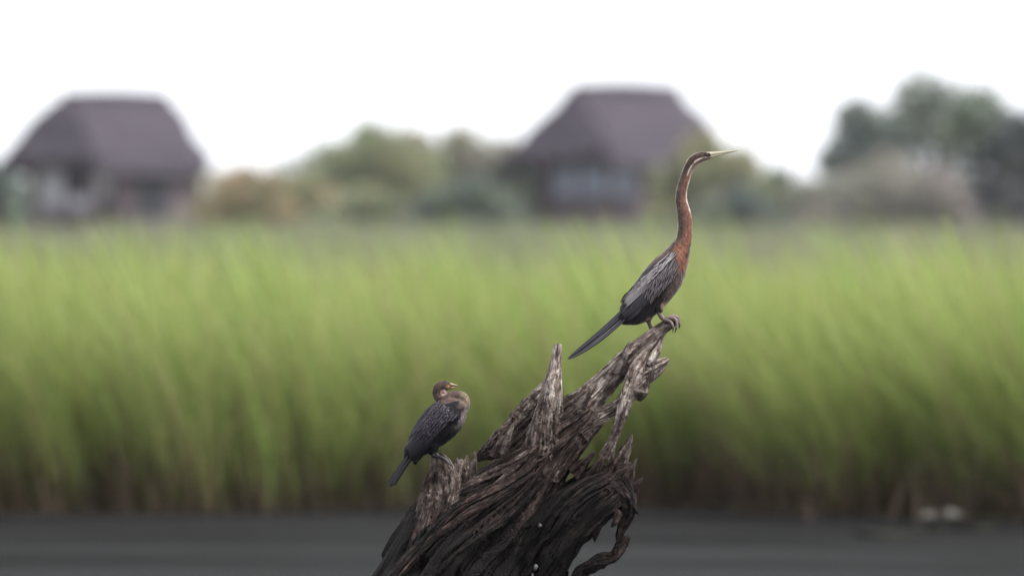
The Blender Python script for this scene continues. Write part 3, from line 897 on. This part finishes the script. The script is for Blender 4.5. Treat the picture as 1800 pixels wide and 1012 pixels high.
for k, (pts, rr, tn) in enumerate(RIBS):
    n_ = len(pts)
    limb('rib', [(x_, y_, front(x_, y_) + .006, rr * (.3 + .7 * math.sin(math.pi * (i + .5) / n_)), rr * (.3 + .7 * math.sin(math.pi * (i + .5) / n_)), tn - .08 + .06 * math.sin(3.1 * i + k)) for i, (x_, y_) in enumerate(pts)],
         26, 150, 2.5, 0.42, 300 + k, 9, 0.16)
# splinters along the broken edges
SPL = [((1018, 770), (1052, 704), 10, .35), ((1005, 780), (1062, 718), 9, .3), ((1030, 765), (1071, 733), 9, .12), ((1010, 740), (1036, 702), 7, .35), ((1000, 805), (1050, 752), 11, -.05), ((1010, 830), (1046, 792), 11, -.1),
       ((1078, 862), (1111, 762), 17, .22), ((1095, 850), (1119, 803), 8, .05), ((1070, 830), (1090, 795), 9, .0), ((1096, 892), (1131, 838), 13, -.2), ((1040, 840), (1060, 800), 11, -.05),
       ((800, 840), (803, 803), 8, .2), ((818, 835), (821, 799), 8, .2), ((830, 830), (835, 791), 7, .3), ((808, 835), (811, 804), 7, .15), ((764, 840), (757, 806), 7, .25), ((885, 795), (903, 742), 8, .3), ((915, 760), (928, 704), 8, .35), ((870, 800), (884, 764), 7, .2), ((1085, 655), (1106, 600), 8, .4), ((1050, 690), (1078, 638), 7, .4), ((1020, 715), (1046, 668), 7, .4),
       ((752, 900), (753, 838), 7, .15), ((745, 940), (748, 882), 7, .0), ((1010, 905), (1024, 930), 8, -.3), ((990, 920), (1003, 945), 9, -.3), ((712, 985), (722, 940), 9, -.25), ((684, 1016), (696, 975), 9, -.3), ((662, 1055), (668, 1004), 10, -.3),
       ((1085, 900), (1074, 926), 7, -.3), ((1108, 870), (1122, 905), 7, -.3), ((1148, 652), (1176, 630), 5, .9), ((1120, 690), (1139, 690), 7, .25)]
for k, ((x0, y0), (x1, y1), w, tn) in enumerate(SPL):
    dz = -0.04 + 0.05 * math.sin(k * 2.3)
    mx, my = x0 * .45 + x1 * .55 + 2 * math.sin(k * 3.1), y0 * .45 + y1 * .55 + 2 * math.cos(k * 1.7)
    limb('splinter', [(x0, y0, dz + .02, w * 1.3, w * 1.2, tn * .6), (mx, my, dz, w * .72, w * .7, tn), (x0 * .12 + x1 * .88, y0 * .12 + y1 * .88, dz, w * .36, w * .36, tn + .12), (x1, y1, dz, 0.8, 0.8, tn + .2)],
         28, 44, 3, 0.24, 200 + k, 12, 0.08)
# droppings
for k, (x, y, w, h, dep) in enumerate([(948, 921, 3, 3, -.15), (941, 994, 3.4, 4.5, -.155), (963, 690, 3.5, 5, -.1), (935, 1008, 2, 4, -.16)]):
    mb = MB()
    sweep(mb, [(x, y - h, dep + .02, w * .4), (x + 1, y - h * .3, dep, w), (x, y + h * .4, dep, w * .8), (x - .5, y + h, dep + .02, w * .25)], 12, 12, wood_disp(2, .3, k, 30, .1))
    dr = mb.build('dropping', M['guano'], stump)
    dr['label'] = 'chalky white bird dropping on the dark wood'

# ================================================================== BIRDS
def remeshed(mb, voxel, smooth=4):
    me = mb.mesh('tmp')
    o = bpy.data.objects.new('tmp', me)
    COL.objects.link(o)
    m = o.modifiers.new('r', 'REMESH'); m.mode = 'VOXEL'; m.voxel_size = voxel
    s = o.modifiers.new('s', 'SMOOTH'); s.iterations = smooth; s.factor = 0.5
    dg = bpy.context.evaluated_depsgraph_get()
    out = bpy.data.meshes.new_from_object(o.evaluated_get(dg))
    bpy.data.objects.remove(o); bpy.data.meshes.remove(me)
    return out

def verts(me):
    a = np.empty(len(me.vertices) * 3, np.float32)
    me.vertices.foreach_get('co', a)
    return a.reshape(-1, 3).astype(float)

def paint(me, C):
    a = me.color_attributes.new('tint', 'FLOAT_COLOR', 'POINT')
    a.data.foreach_set('color', np.c_[np.clip(C, 0, 1), np.ones(len(C))].astype(np.float32).ravel())

def spine_uv(x, y, nodes, n=400):
    """position along a spine (0..1) and signed offset across it in radii (+ = belly / front side)"""
    C, t = catmull([(q[0], q[1], 0, q[3]) for q in nodes], n)
    T = np.gradient(C[:, :2], axis=0); T /= np.linalg.norm(T, axis=1)[:, None]
    best = np.full(len(x), 1e9); s = np.zeros(len(x)); u = np.zeros(len(x)); dist = np.zeros(len(x))
    for i in range(n):
        dx, dy = x - C[i, 0], y - C[i, 1]
        d = np.hypot(dx, dy) / max(C[i, 3], 4)
        k = d < best
        best[k] = d[k]; s[k] = i / (n - 1)
        u[k] = (-T[i, 1] * dx[k] + T[i, 0] * dy[k]) / max(C[i, 3], 1)
    return s, u, best

def ss(a, b, x):
    t = np.clip((x - a) / (b - a), 0, 1)
    return t * t * (3 - 2 * t)

def lay(C, col, k):
    k = np.clip(k, 0, 1)[:, None]
    return C * (1 - k) + np.asarray(col)[None] * k

class Plumage:
    """feathers laid as curved blades on a bird's flank; mirrored to the far side"""
    def __init__(s, me, depth):
        V = verts(me)
        s.bvh = BVHTree.FromPolygons([Vector(v) for v in V], [tuple(p.vertices) for p in me.polygons])
        s.depth = depth
        s.mid = SUBJ + depth
    def surf(s, x, y):
        p = P(x, y)
        h = s.bvh.ray_cast(Vector((p[0], SUBJ - 2, p[2])), Vector((0, 1, 0)))
        return h[0].y if h[0] is not None else None
    def feather(s, mb, x0, y0, x1, y1, w, bend=0.0, lift=2.0, base=0.6, tint=1.0, tip=0.85, nl=8, far=True, y_off=0.0, flat=None):
        nl += 1
        t = np.linspace(0, 1, nl)
        d = np.array([x1 - x0, y1 - y0], float); L = np.hypot(*d); d /= L
        q = np.array([-d[1], d[0]])
        cx = x0 + d[0] * L * t + q[0] * bend * np.sin(np.pi * t)
        cy = y0 + d[1] * L * t + q[1] * bend * np.sin(np.pi * t)
        pr = np.minimum(np.sin(np.pi * np.clip(0.12 + t * 0.5, 0, 1)) ** 0.8, 1) * np.sqrt(np.clip(1 - ((t - tip) / (1.0001 - tip)).clip(0, 1) ** 2, 0.0, 1))
        pr = np.maximum(pr, 0.03)
        us = np.array([-1, -0.5, 0, 0.5, 1])
        base_dep = []
        for i in range(nl):
            dd = s.surf(cx[i], cy[i])
            base_dep.append(dd)
        known = [k for k in base_dep if k is not None]
        last = known[0] if known else s.mid
        for i in range(nl):
            if base_dep[i] is None: base_dep[i] = last
            last = base_dep[i]
        if flat is not None:
            base_dep = [s.mid + flat] * nl
        v, uv = [], []
        for i in range(nl):
            for u in us:
                xx = cx[i] + q[0] * u * w * .5 * pr[i]
                yy = cy[i] + q[1] * u * w * .5 * pr[i]
                dep = base_dep[i]
                if flat is None:
                    e = s.surf(xx, yy)
                    if e is not None: dep = e
                p = P(xx, yy)
                p[1] = dep - (base + lift * t[i]) * 0.001 - (1 - u * u) * w * PX * 0.16 + y_off
                v.append(p); uv.append((u, t[i]))
        v = np.array(v)
        f = grid_faces(nl, 5, False)
        col = (tint, tint, tint, 1) if np.isscalar(tint) else (*tint, 1)
        mb.add(v, f, uv, col)
        if far:
            if not hasattr(mb, 'far'): mb.far = MB()
            v2 = v.copy(); v2[:, 1] = 2 * s.mid - v2[:, 1]
            mb.far.add(v2, [t_[::-1] for t_ in f], uv, col)

def flank(mb, name, mat, parent):
    for m_ in (mb, mb.far):
        m_.build(name, mat, parent)['kind'] = 'stuff'      # plumes too fine to pick apart

rb = np.random.default_rng(5)
# ------------------------------------------------------------------ African-darter-like long necked bird
DD = -0.01
darter = thing('long_necked_waterbird', P(1160, 566), 'long necked dark bird with rufous neck and dagger bill atop the stump', 'bird')
body_nodes = [(1086, 560, DD, 6, 7), (1092, 559, DD, 12, 12), (1100, 555, DD, 19, 18), (1114, 546, DD, 27, 25), (1134, 527, DD, 32, 30), (1153, 504, DD, 34.5, 33), (1172, 479, DD, 33, 31), (1187, 455, DD, 25, 24),
              (1196, 437, DD, 18, 17), (1202, 422, DD, 14.3, 13.5), (1204, 400, DD, 13, 12), (1203, 380, DD, 12.7, 11.5), (1199.5, 363, DD, 11, 10), (1197, 349, DD, 10.2, 9), (1199, 332, DD, 9.4, 8.5), (1205.5, 309, DD, 8.7, 8), (1212, 293, DD, 9, 8),
              (1220.5, 282, DD, 10, 8.5), (1231, 276.5, DD, 9.6, 8.5), (1240, 274.5, DD, 8, 7), (1246, 274, DD, 6.3, 5.2), (1249, 273.8, DD, 5, 4)]
mb = MB()
sweep(mb, body_nodes, 40, 200)
sweep(mb, [(1150, 520, DD - .022, 20, 14), (1156, 538, DD - .022, 11, 9), (1160, 550, DD - .022, 5, 5)], 20, 16)      # near thigh
sweep(mb, [(1132, 540, DD + .022, 20, 14), (1138, 556, DD + .022, 11, 9), (1141, 566, DD + .022, 4.5, 5)], 20, 16)    # far thigh
me = remeshed(mb, 0.0022, 3)
V = verts(me); x, y = to_px(V)
s, u, _ = spine_uv(x, y, body_nodes)
nz = vnoise(V[:, 0] * 90, V[:, 1] * 90, V[:, 2] * 40, 3)
nz2 = vnoise(V[:, 0] * 300, V[:, 1] * 300, V[:, 2] * 160, 8)
C = np.tile([0.018, 0.016, 0.018], (len(V), 1))
neck = ss(470, 440, y)
C = lay(C, (0.145, 0.067, 0.047), neck)
C = lay(C, (0.05, 0.036, 0.03), ss(0.15, -0.55, u + 0.25 * nz) * ss(470, 452, y))           # dark nape line
C = lay(C, (0.085, 0.06, 0.052), ss(440, 400, y) * ss(0.55, -0.2, u + .2 * nz) * .5)
C = lay(C, (0.095, 0.056, 0.044), ss(400, 360, y) * (.45 + .25 * nz))
# rufous breast patch
C = lay(C, (0.145, 0.064, 0.043), ss(1184, 1193, x + 3 * nz) * ss(488, 470, y + 6 * nz) * ss(420, 436, y))
C = lay(C, (0.022, 0.017, 0.016), ss(0.55, 0.85, u + .2 * nz) * ss(424, 432, y) * ss(460, 448, y))
# breast and belly
C = lay(C, (0.085, 0.062, 0.055), ss(468, 486, y) * ss(0.25, 0.75, u + .2 * nz) * ss(1160, 1175, x))
C = lay(C, (0.27, 0.17, 0.12), ss(9, 4, np.hypot(x - 1168, (y - 538) * .9)) * .8)
C = lay(C, (0.25, 0.17, 0.11), ss(7, 3, np.hypot(x - 1141, y - 563)) * .8)
# head and throat
hd = ss(312, 296, y)
C = lay(C, (0.17, 0.125, 0.105), hd * ss(0.1, 0.3, u))
C = lay(C, (0.045, 0.031, 0.026), ss(318, 300, y) * ss(0.22, 0.02, u))
stripe = ss(0.16, 0.07, np.abs(u - 0.24)) * ss(312, 303, y) * ss(1246, 1240, x)
C = lay(C, (0.40, 0.34, 0.30), stripe * np.clip(.85 + .5 * nz2, 0, 1))
C = lay(C, (0.42, 0.34, 0.29), ss(0.72, 0.95, u) * ss(384, 366, y) * ss(284, 292, y))
C = lay(C, (0.27, 0.225, 0.19), ss(-0.88, -0.97, u) * ss(436, 420, y) * ss(264, 274, y))  # bright rim light down the back of the neck, put into the colour
C = lay(C, (0.015, 0.012, 0.01), ss(4.6, 3.0, np.hypot((x - 1243.5) * .7, y - 272)))
C *= (1 + 0.4 * nz2)[:, None]
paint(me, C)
def ruffle(me, V, amp):
    N = np.empty(len(me.vertices) * 3, np.float32); me.vertices.foreach_get('normal', N); N = N.reshape(-1, 3)
    h = fbm(V[:, 0] * 240, V[:, 1] * 240, V[:, 2] * 110, 71, 3) + .6 * vnoise(V[:, 0] * 70, V[:, 1] * 70, V[:, 2] * 50, 72)
    me.vertices.foreach_set('co', (V + N * (amp * h)[:, None]).astype(np.float32).ravel()); me.update()
ruffle(me, V, 0.0009)
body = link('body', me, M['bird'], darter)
pl = Plumage(me, DD)
wing = MB(); cov = MB(); sca = MB()
S0 = np.array([1186.0, 457.0]); dW = np.array([-0.70, 0.714]); qW = np.array([0.714, 0.70])
def at(a, b):
    p = S0 + dW * a + qW * b
    return p[0], p[1]
def fe(mb, a, b, L, w, ang, **k):
    x0, y0 = at(a, b)
    ca, sa = math.cos(ang), math.sin(ang)
    d = np.array([dW[0] * ca - dW[1] * sa, dW[0] * sa + dW[1] * ca])
    pl.feather(mb, x0, y0, x0 + d[0] * L, y0 + d[1] * L, w, **k)
# flight feathers (dark), laid from the rear forward
for k in range(11):
    fe(wing, 88 - k * 6.5, 18 - k * 0.2, 46, 10, R(4 + k * 0.6), bend=-2, base=1.2, lift=1.5, tint=rb.uniform(.8, 1.2))
for k in range(9):
    fe(wing, 66 + k * 2, -2 + k * 2.0, 66 - k * 1.5, 8, R(-1 + k * 0.8), base=2.2 - k * .1, lift=1.0, tint=rb.uniform(.8, 1.3))
flank(wing, 'wing_feathers', M['flight'], darter)
# coverts: rows of mauve grey feathers
for a in np.arange(64, -3, -6.0):
    for b in np.arange(17, -5, -3.4):
        if b > 19 - 0.02 * a or (a < 6 and b > 13): continue
        fe(cov, a + rb.normal(0, .8), b + rb.normal(0, .5), 19 + a * .07, 4.6, R(-17 + rb.normal(0, 3)), bend=1.2, base=2.6 + (60 - a) * .012, lift=2.2, tint=rb.uniform(.7, 1.25))
flank(cov, 'covert_feathers', M['covert'], darter)
# scapulars: long silver streaked lances along the back
for k, a in enumerate(np.arange(60, -10, -4.6)):
    for b in (-16, -12.5, -9, -5.5):
        if a < 0 and b < -13: continue
        fe(sca, a + rb.normal(0, 1.2), b + rb.normal(0, .6), 30 + 0.35 * max(a, 0), 5.0, R(3 + rb.normal(0, 2.5)), bend=-1.0, base=3.4 + (60 - a) * .012, lift=2.0, tint=rb.uniform(.65, 1.2))
for k in range(7):
    fe(sca, 48 + k * 3.2, -15 + k * 2.4, 72 - k * 3, 5.4, R(1.5 + k * .3), base=5.2, lift=1.0, tint=rb.uniform(.6, 1.0))
flank(sca, 'scapular_feathers', M['silver'], darter)
# tail: long overlapping slate blades with thickness across the fan
for k in range(9):
    tl = MB()
    f = (k - 4) / 4
    pl.feather(tl, 1106 + 2 * f, 543 + 9 * f, 996.5 + 3.2 * abs(f) + 1.2 * f, 631.5 - 1.5 * abs(f) + 1.4 * f, 5.6, bend=-4.0 - 1.0 * f, far=False, flat=-0.006 + 0.016 * f * (1 if k % 2 else -1), lift=0.5, tint=rb.uniform(.6, 1.6), tip=.62, nl=14)
    tl.build('tail_feather', M['tail'], darter)
# bill
mb = MB()
sweep(mb, [(1242, 272, DD, 4.6, 4.4), (1252, 271.0, DD, 3.9, 3.2), (1270, 268.4, DD, 2.5, 2.0), (1286, 266, DD, 1.35, 1.2), (1297, 264.4, DD, .35, .35)], 16, 30)
mb.build('upper_bill', M['bill'], darter)
mb = MB()
sweep(mb, [(1241, 277, DD, 4.0, 3.6), (1252, 274.8, DD, 2.9, 2.6), (1270, 270.8, DD, 1.9, 1.6), (1285, 267.6, DD, 1.0, .9), (1294, 265.6, DD, .3, .3)], 16, 30)
mb.build('lower_bill', M['bill'], darter)
def eyeball(x, y, dep, r, parent, pl_):
    for sgn in (1, -1):
        d = pl_.surf(x, y)
        d = (d - pl_.mid) * sgn + pl_.mid - SUBJ
        mb = MB()
        sweep(mb, [(x, y - r, d, .1), (x, y - r * .7, d, r * .7), (x, y, d, r), (x, y + r * .7, d, r * .7), (x, y + r, d, .1)], 14, 13)
        mb.build('eye', M['eye'], parent)
eyeball(1242, 272.6, 0, 1.9, darter, pl)

def foot(parent, ankle, toes, legn, mat, r0=2.6):
    """legn: nodes of the shank; toes: list of node lists; webs between neighbours"""
    mb = MB()
    sweep(mb, legn, 14, 24, wood_disp(3, .07, 3, 60, .04))
    leg = mb.build('leg', mat, parent)
    rows = []
    for tnodes in toes:
        mb = MB()
        C, v, s_ = sweep(mb, tnodes, 10, 26, wood_disp(3, .09, 5, 80, .05))
        mb.build('toe', mat, leg)
        rows.append(C[:, :3])
        a, b = np.array(tnodes[-2][:3]), np.array(tnodes[-1][:3])
        d = b - a; n_ = np.hypot(d[0], d[1]) + 1e-6
        e = tnodes[-1]
        ux, uy = d[0] / n_, d[1] / n_
        mb = MB()
        sweep(mb, [(e[0] - ux, e[1] - uy, e[2], e[3] * .95), (e[0] + ux * 3, e[1] + uy * 3, e[2], e[3] * .7), (e[0] + ux * 4.5 - .8, e[1] + uy * 4.5 + 1.4, e[2], e[3] * .4), (e[0] + ux * 5.4 - 2, e[1] + uy * 5.4 + 3.2, e[2], .15)], 8, 12)
        mb.build('claw', M['claw'], leg)
    for a, b in zip(rows[:-1], rows[1:]):
        mb = MB()
        k = 22
        g = []
        for i in range(k):
            for w in np.linspace(0, 1, 6):
                p = a[i] * (1 - w) + b[i] * w
                p = p + np.array([0, 0, -0.0035 * math.sin(math.pi * w) * (i / k)])
                sag = (i / k) * math.sin(math.pi * w) * 0.16
                p = p * (1 - sag) + (a[0] * sag)
                g.append(p)
        f = grid_faces(k, 6, False)
        mb.add(g, f)
        g2 = np.array(g) + np.array([0.0003, 0.0012, -0.0012])
        mb.add(g2, [t[::-1] for t in f])
        mb.build('web', mat, leg)

dn = DD - .022
foot(darter, None, [
    [(1167, 562, dn, 4.2), (1175, 559.5, dn - .006, 3.9), (1183, 559, dn - .012, 3.7), (1188.5, 563, dn - .018, 3.2), (1189.5, 570, dn - .022, 2.6), (1188, 577, dn - .024, 1.9)],
    [(1167, 562, dn, 4.2), (1176, 557.5, dn + .006, 3.9), (1184, 555.5, dn + .010, 3.7), (1191, 558, dn + .010, 3.2), (1193.5, 564, dn + .008, 2.6), (1194, 570, dn + .006, 1.9)],
    [(1167, 563, dn, 3.8), (1173, 563, dn - .016, 3.2), (1179, 566, dn - .026, 2.7), (1182, 571, dn - .030, 2.2), (1182.5, 576, dn - .030, 1.7)]],
    [(1154, 540, dn, 6.5), (1158, 549, dn, 4.8), (1162, 556, dn, 4.1), (1168, 562.5, dn, 4.2)], M['leg'])
df = DD + .022
foot(darter, None, [
    [(1145, 577, df, 3.2), (1153, 576, df - .006, 2.8), (1161, 573, df - .008, 2.4), (1168, 573, df - .008, 2.0)],
    [(1145, 577, df, 3.2), (1153, 577, df + .006, 2.8), (1162, 574, df + .010, 2.4), (1168, 574, df + .012, 2.0)],
    [(1144, 577, df, 3), (1150, 580, df + .014, 2.5), (1156, 581, df + .02, 2.2)]],
    [(1136, 556, df, 5.5), (1140, 564, df, 4.4), (1142, 570, df, 3.7), (1145, 578, df, 3.5)], M['leg'])

# ------------------------------------------------------------------ small cormorant
DC = -0.10
corm = thing('cormorant', P(768, 800), 'small black cormorant with folded neck and orange bill on the stump shoulder', 'bird')
cb = [(714, 806, DC, 5, 6), (721, 797, DC, 13, 13), (735, 782, DC, 21.5, 21), (752, 764, DC, 29.5, 28), (771, 745, DC, 34, 32), (789, 728, DC, 32, 30), (802, 715, DC, 25, 23), (810, 707, DC, 17, 16), (813, 702, DC, 9, 9)]
cn = [(800, 728, DC, 18, 17), (811, 716, DC, 14, 13), (816.5, 705, DC, 10.5, 10.5), (812, 696.5, DC, 9.4, 9.4), (801, 694, DC, 8.6, 9), (787, 697, DC, 8.6, 9), (775, 698, DC, 9, 9), (769.5, 690, DC, 8.6, 8.5), (771.5, 681, DC, 9.6, 9), (779, 677.5, DC, 10.2, 8.8), (787, 676.5, DC, 8, 7), (793, 676.5, DC, 4.5, 4)]
mb = MB()
sweep(mb, cb, 40, 110)
sweep(mb, cn, 30, 120)
sweep(mb, [(774, 684, DC, 7, 7), (780, 688, DC, 6.5, 7), (784, 690, DC, 4, 5)], 18, 16)            # cheek
sweep(mb, [(757, 768, DC - .02, 18, 13), (763, 782, DC - .02, 10, 9), (766, 794, DC - .02, 4.5, 5)], 18, 16)
sweep(mb, [(748, 772, DC + .02, 18, 13), (755, 786, DC + .02, 10, 9), (759, 797, DC + .02, 4, 5)], 18, 16)
sweep(mb, [(738, 785, DC, 14, 13), (732, 802, DC, 9, 10), (730, 815, DC, 2, 3)], 18, 16)           # vent feathers
me = remeshed(mb, 0.0020, 2)
V = verts(me); x, y = to_px(V)
nz = vnoise(V[:, 0] * 110, V[:, 1] * 110, V[:, 2] * 110, 3)
nz2 = vnoise(V[:, 0] * 320, V[:, 1] * 320, V[:, 2] * 320, 8)
C = np.tile([0.007, 0.007, 0.009], (len(V), 1))
sN, uN, bN = spine_uv(x, y, cn)
isn = ss(1.25, 1.05, bN) * ss(0.16, 0.24, sN)
C = lay(C, (0.072, 0.048, 0.042), isn)
C = lay(C, (0.17, 0.13, 0.095), ss(803, 819, x + 5 * nz) * ss(720, 706, y) * ss(684, 688, y))
C = lay(C, (0.045, 0.033, 0.03), ss(.05, .35, nz2) * ss(800, 808, x) * ss(745, 700, y) * .75)
edge = (x - 700) * 0.72 + (y - 700) * 0.69
C = lay(C, (0.19, 0.165, 0.16), ss(106, 116, (x - 700) * 0.86 + (y - 700) * 0.5 + 5 * nz) * ss(702, 712, y) * ss(762, 738, y) * .8)
C = lay(C, (0.05, 0.034, 0.029), ss(0.70, 0.76, sN) * ss(1.3, 1.05, bN))
C = lay(C, (0.040, 0.028, 0.024), ss(676, 671, y) * ss(760, 766, x) * ss(800, 796, x))
C = lay(C, (0.26, 0.19, 0.165), ss(7.0, 4, np.hypot(x - 780, y - 688.5)))
C = lay(C, (0.30, 0.18, 0.08), ss(5, 3, np.hypot(x - 787.5, (y - 678.5) * 1.3)))
C *= (1 + 0.4 * nz2)[:, None]
paint(me, C)
ruffle(me, V, 0.0009)
link('body', me, M['bird2'], corm)
pc = Plumage(me, DC)
S1 = np.array([795.0, 716.0]); dC = np.array([-0.655, 0.756]); qC = np.array([0.756, 0.655])
def fc(mb, a, b, L, w, ang, **k):
    p = S1 + dC * a + qC * b
    ca, sa = math.cos(ang), math.sin(ang)
    d = np.array([dC[0] * ca - dC[1] * sa, dC[0] * sa + dC[1] * ca])
    pc.feather(mb, p[0], p[1], p[0] + d[0] * L, p[1] + d[1] * L, w, **k)
fl = MB()
for k in range(9):
    fc(fl, 84 - k * 7, 12 - k * .3, 32, 9, R(3 + k), bend=-1.5, base=1.0, lift=1.4, tint=rb.uniform(.8, 1.3))
for k in range(7):
    fc(fl, 62 + k * 2, -18 + k * 4, 42, 7, R(-3 + k * .8), base=1.6, lift=1, tint=rb.uniform(.9, 1.5))
flank(fl, 'wing_feathers', M['darkf'], corm)
sc_ = MB()
for a in np.arange(66, -4, -5.4):
    for j, b in enumerate(np.arange(14, -32, -5.0)):
        if b > 15 - .1 * a or b < -31 + .04 * abs(a - 30): continue
        fc(sc_, a + (2.7 if j % 2 else 0) + rb.normal(0, .4), b + rb.normal(0, .4), 12 + .06 * a, 6.6, R(-6 + .4 * b + rb.normal(0, 3)), base=1.6 + (66 - a) * .012, lift=1.8, tint=np.array([1.0, .96, 1.02]) * rb.uniform(.7, 1.45), tip=.66)
flank(sc_, 'covert_feathers', M['scale'], corm)
gl = MB()  # pale covert edges, with glints of light put in as bright tints
for k in range(70):
    a, b = rb.uniform(0, 60), rb.uniform(-27, 9)
    fc(gl, a, b, 3.0, 1.9, R(-5 + .4 * b), base=4.2, lift=.8, tint=rb.uniform(1.5, 5.0) * (1.6 if abs(b + 2) < 4 else .9), tip=.6, nl=4)
flank(gl, 'pale_edge_glints', M['scale'], corm)
for k in range(8):
    tl = MB()
    f = (k - 3.5) / 3.5
    pc.feather(tl, 721 + 3 * f, 800 + 3.5 * f, 686.5 + 3.4 * f, 854 + 1.6 * f - 3 * abs(f), 8, bend=1 * f, far=False, flat=-0.004 + 0.014 * f * (1 if k % 2 else -1), lift=.4, tint=rb.uniform(.9, 1.6), tip=.9, nl=10)
    tl.build('tail_feather', M['darkf'], corm)
mb = MB()
sweep(mb, [(787, 675, DC, 4.6, 4.2), (793, 675, DC, 3.2, 3), (800, 676, DC, 1.9, 1.7), (804, 677.2, DC, 1.3, 1.1), (805, 679.5, DC, .4, .4)], 14, 22)
mb.build('upper_bill', M['bill2'], corm)
mb = MB()
sweep(mb, [(785, 680.5, DC, 4, 3.6), (792, 680.5, DC, 2.8, 2.6), (799, 679.8, DC, 1.6, 1.4), (802.5, 679.4, DC, .5, .5)], 14, 20)
mb.build('lower_bill', M['bill2'], corm)
eyeball(782, 677.8, 0, 1.7, corm, pc)
dn = DC - .02
foot(corm, None, [
    [(771, 800, dn, 2.8), (778, 802, dn - .012, 2.4), (785, 807, dn - .018, 2.2), (790, 813, dn - .02, 1.8)],
    [(771, 800, dn, 2.8), (779, 803, dn, 2.4), (787, 808, dn, 2.2), (793, 814, dn, 1.8)],
    [(771, 801, dn, 2.6), (778, 804, dn + .012, 2.3), (785, 809, dn + .018, 2)]],
    [(764, 786, dn, 4.4), (766, 793, dn, 3.4), (771, 801, dn, 3.2)], M['legd'])
df = DC + .02
foot(corm, None, [
    [(762, 801, df, 2.6), (767, 802, df - .008, 2.2), (773, 805, df - .01, 1.9)],
    [(762, 801, df, 2.6), (768, 803, df + .008, 2.2), (773, 806, df + .012, 1.9)]],
    [(757, 788, df, 4), (759, 795, df, 3.2), (762, 802, df, 3)], M['legd'])

# ================================================================== WATER LILIES, LOOSE STALKS
def lily(xp, row_z, dist, r, label):
    X = (xp - 900) * RAD * dist
    root = thing('water_lily', (X, dist, 0.0), label, 'flower', 'water lilies at the edge of the reeds')
    mb = MB()
    sweep(mb, [(X, dist, -0.25, .006), (X + .01, dist, -.08, .006), (X, dist, row_z, .007)], 8, 8, px=False)
    mb.build('stem', M['pad'], root)
    for ring, (n_, el, L) in enumerate([(7, .25, r), (7, .65, r * .92), (6, 1.1, r * .75)]):
        for k in range(n_):
            az = 2 * math.pi * (k + .5 * ring) / n_
            mb = MB()
            t = np.linspace(0, 1, 6)
            g = []
            for q in t:
                hw = L * .27 * math.sin(math.pi * (0.12 + .86 * q)) + .0008
                rr = L * q * math.cos(el * (1 + .2 * q)) + .004
                zz = row_z + L * q * math.sin(el) * 1.0
                for u in (-1, 0, 1):
                    px_, py_ = rr, u * hw
                    g.append((X + px_ * math.cos(az) - py_ * math.sin(az), dist + px_ * math.sin(az) + py_ * math.cos(az), zz + .25 * abs(u) * hw))
            mb.add(g, grid_faces(6, 3, False))
            mb.build('petal', M['petal'], root)
lily(1632, 0.03, 64.0, 0.058, 'white water lily blossom with the smaller open cup')
lily(1672, 0.03, 64.1, 0.074, 'white water lily blossom, the wider one of the pair')
for k, (xp, row, rr, lab) in enumerate([(1640, 930, .07, 'brown lily pad below the two white blossoms'), (1700, 929, .16, 'dark lily pad beside the wider white blossom'), (1560, 940, .2, 'long floating lily pad out from the dry leaning stalk')]):
    dist = EYE / (RAD * (row - HOR))
    X = (xp - 900) * RAD * dist
    mb = MB()
    ang = np.linspace(.18, 2 * math.pi - .18, 30)
    w = rr * (1 + .05 * np.sin(ang * 5 + k))
    top = np.c_[X + w * np.cos(ang), dist + w * np.sin(ang) * .8, .014 + .008 * np.sin(ang * 3 + k)]
    v = np.vstack([[X, dist, .010], top, top - [0, 0, .006], [X, dist, .004]])
    m = len(ang)
    f = [(0, i + 1, i + 2) for i in range(m - 1)] + [(2*m + 1, m + i + 2, m + i + 1) for i in range(m - 1)] + [(i + 1, m + i + 1, m + i + 2, i + 2) for i in range(m - 1)]
    mb.add(v, f)
    tag(mb.build('lily_pad', M['pad']), lab, 'lily pad', 'lily pads on the water')
def stalk(pts, dist, r, label):
    mb = MB()
    nodes = []
    for i, (xp, yp) in enumerate(pts):
        p = P(xp, yp, dist)
        nodes.append((p[0], dist + .05 * i, p[2], r * (1 - .4 * i / len(pts))))
    nodes[0] = (*nodes[0][:2], min(nodes[0][2], -0.02), nodes[0][3])
    sweep(mb, nodes, 8, 20, wood_disp(2, .1, 4, 4, .05), px=False)
    tag(mb.build('reed_stalk', M['stalk']), label, 'stalk', 'dry stalks at the reed edge')
stalk([(745, 905), (690, 850), (620, 795), (545, 742)], 67.6, .009, 'long dry reed stalk slanting down behind the cormorant tail')
stalk([(1612, 915), (1610, 870), (1604, 812)], 64.9, .007, 'upright dry stalk beside the white water lilies')
stalk([(1560, 912), (1578, 880), (1592, 845)], 65.0, .005, 'short dry stalk leaning toward the upright one by the lilies')
stalk([(1425, 945), (1424, 920), (1420, 880)], 64.6, .006, 'thin dark stem standing alone in the open water')

# ================================================================== HAZE
mb = MB()
mb.box((0, 675, 5.0), (2700, 1900, 16.0))
hz = NT('thin_haze')
hz.t.nodes.remove(hz.b)
pv = hz.n('ShaderNodeVolumePrincipled')
pv.inputs['Color'].default_value = (0.84, 0.83, 1.0, 1)
pv.inputs['Density'].default_value = 0.00006
hz.l(pv.outputs[0], hz.out.inputs['Volume'])
tag(mb.build('haze', hz.m, smooth=False), kind='stuff')
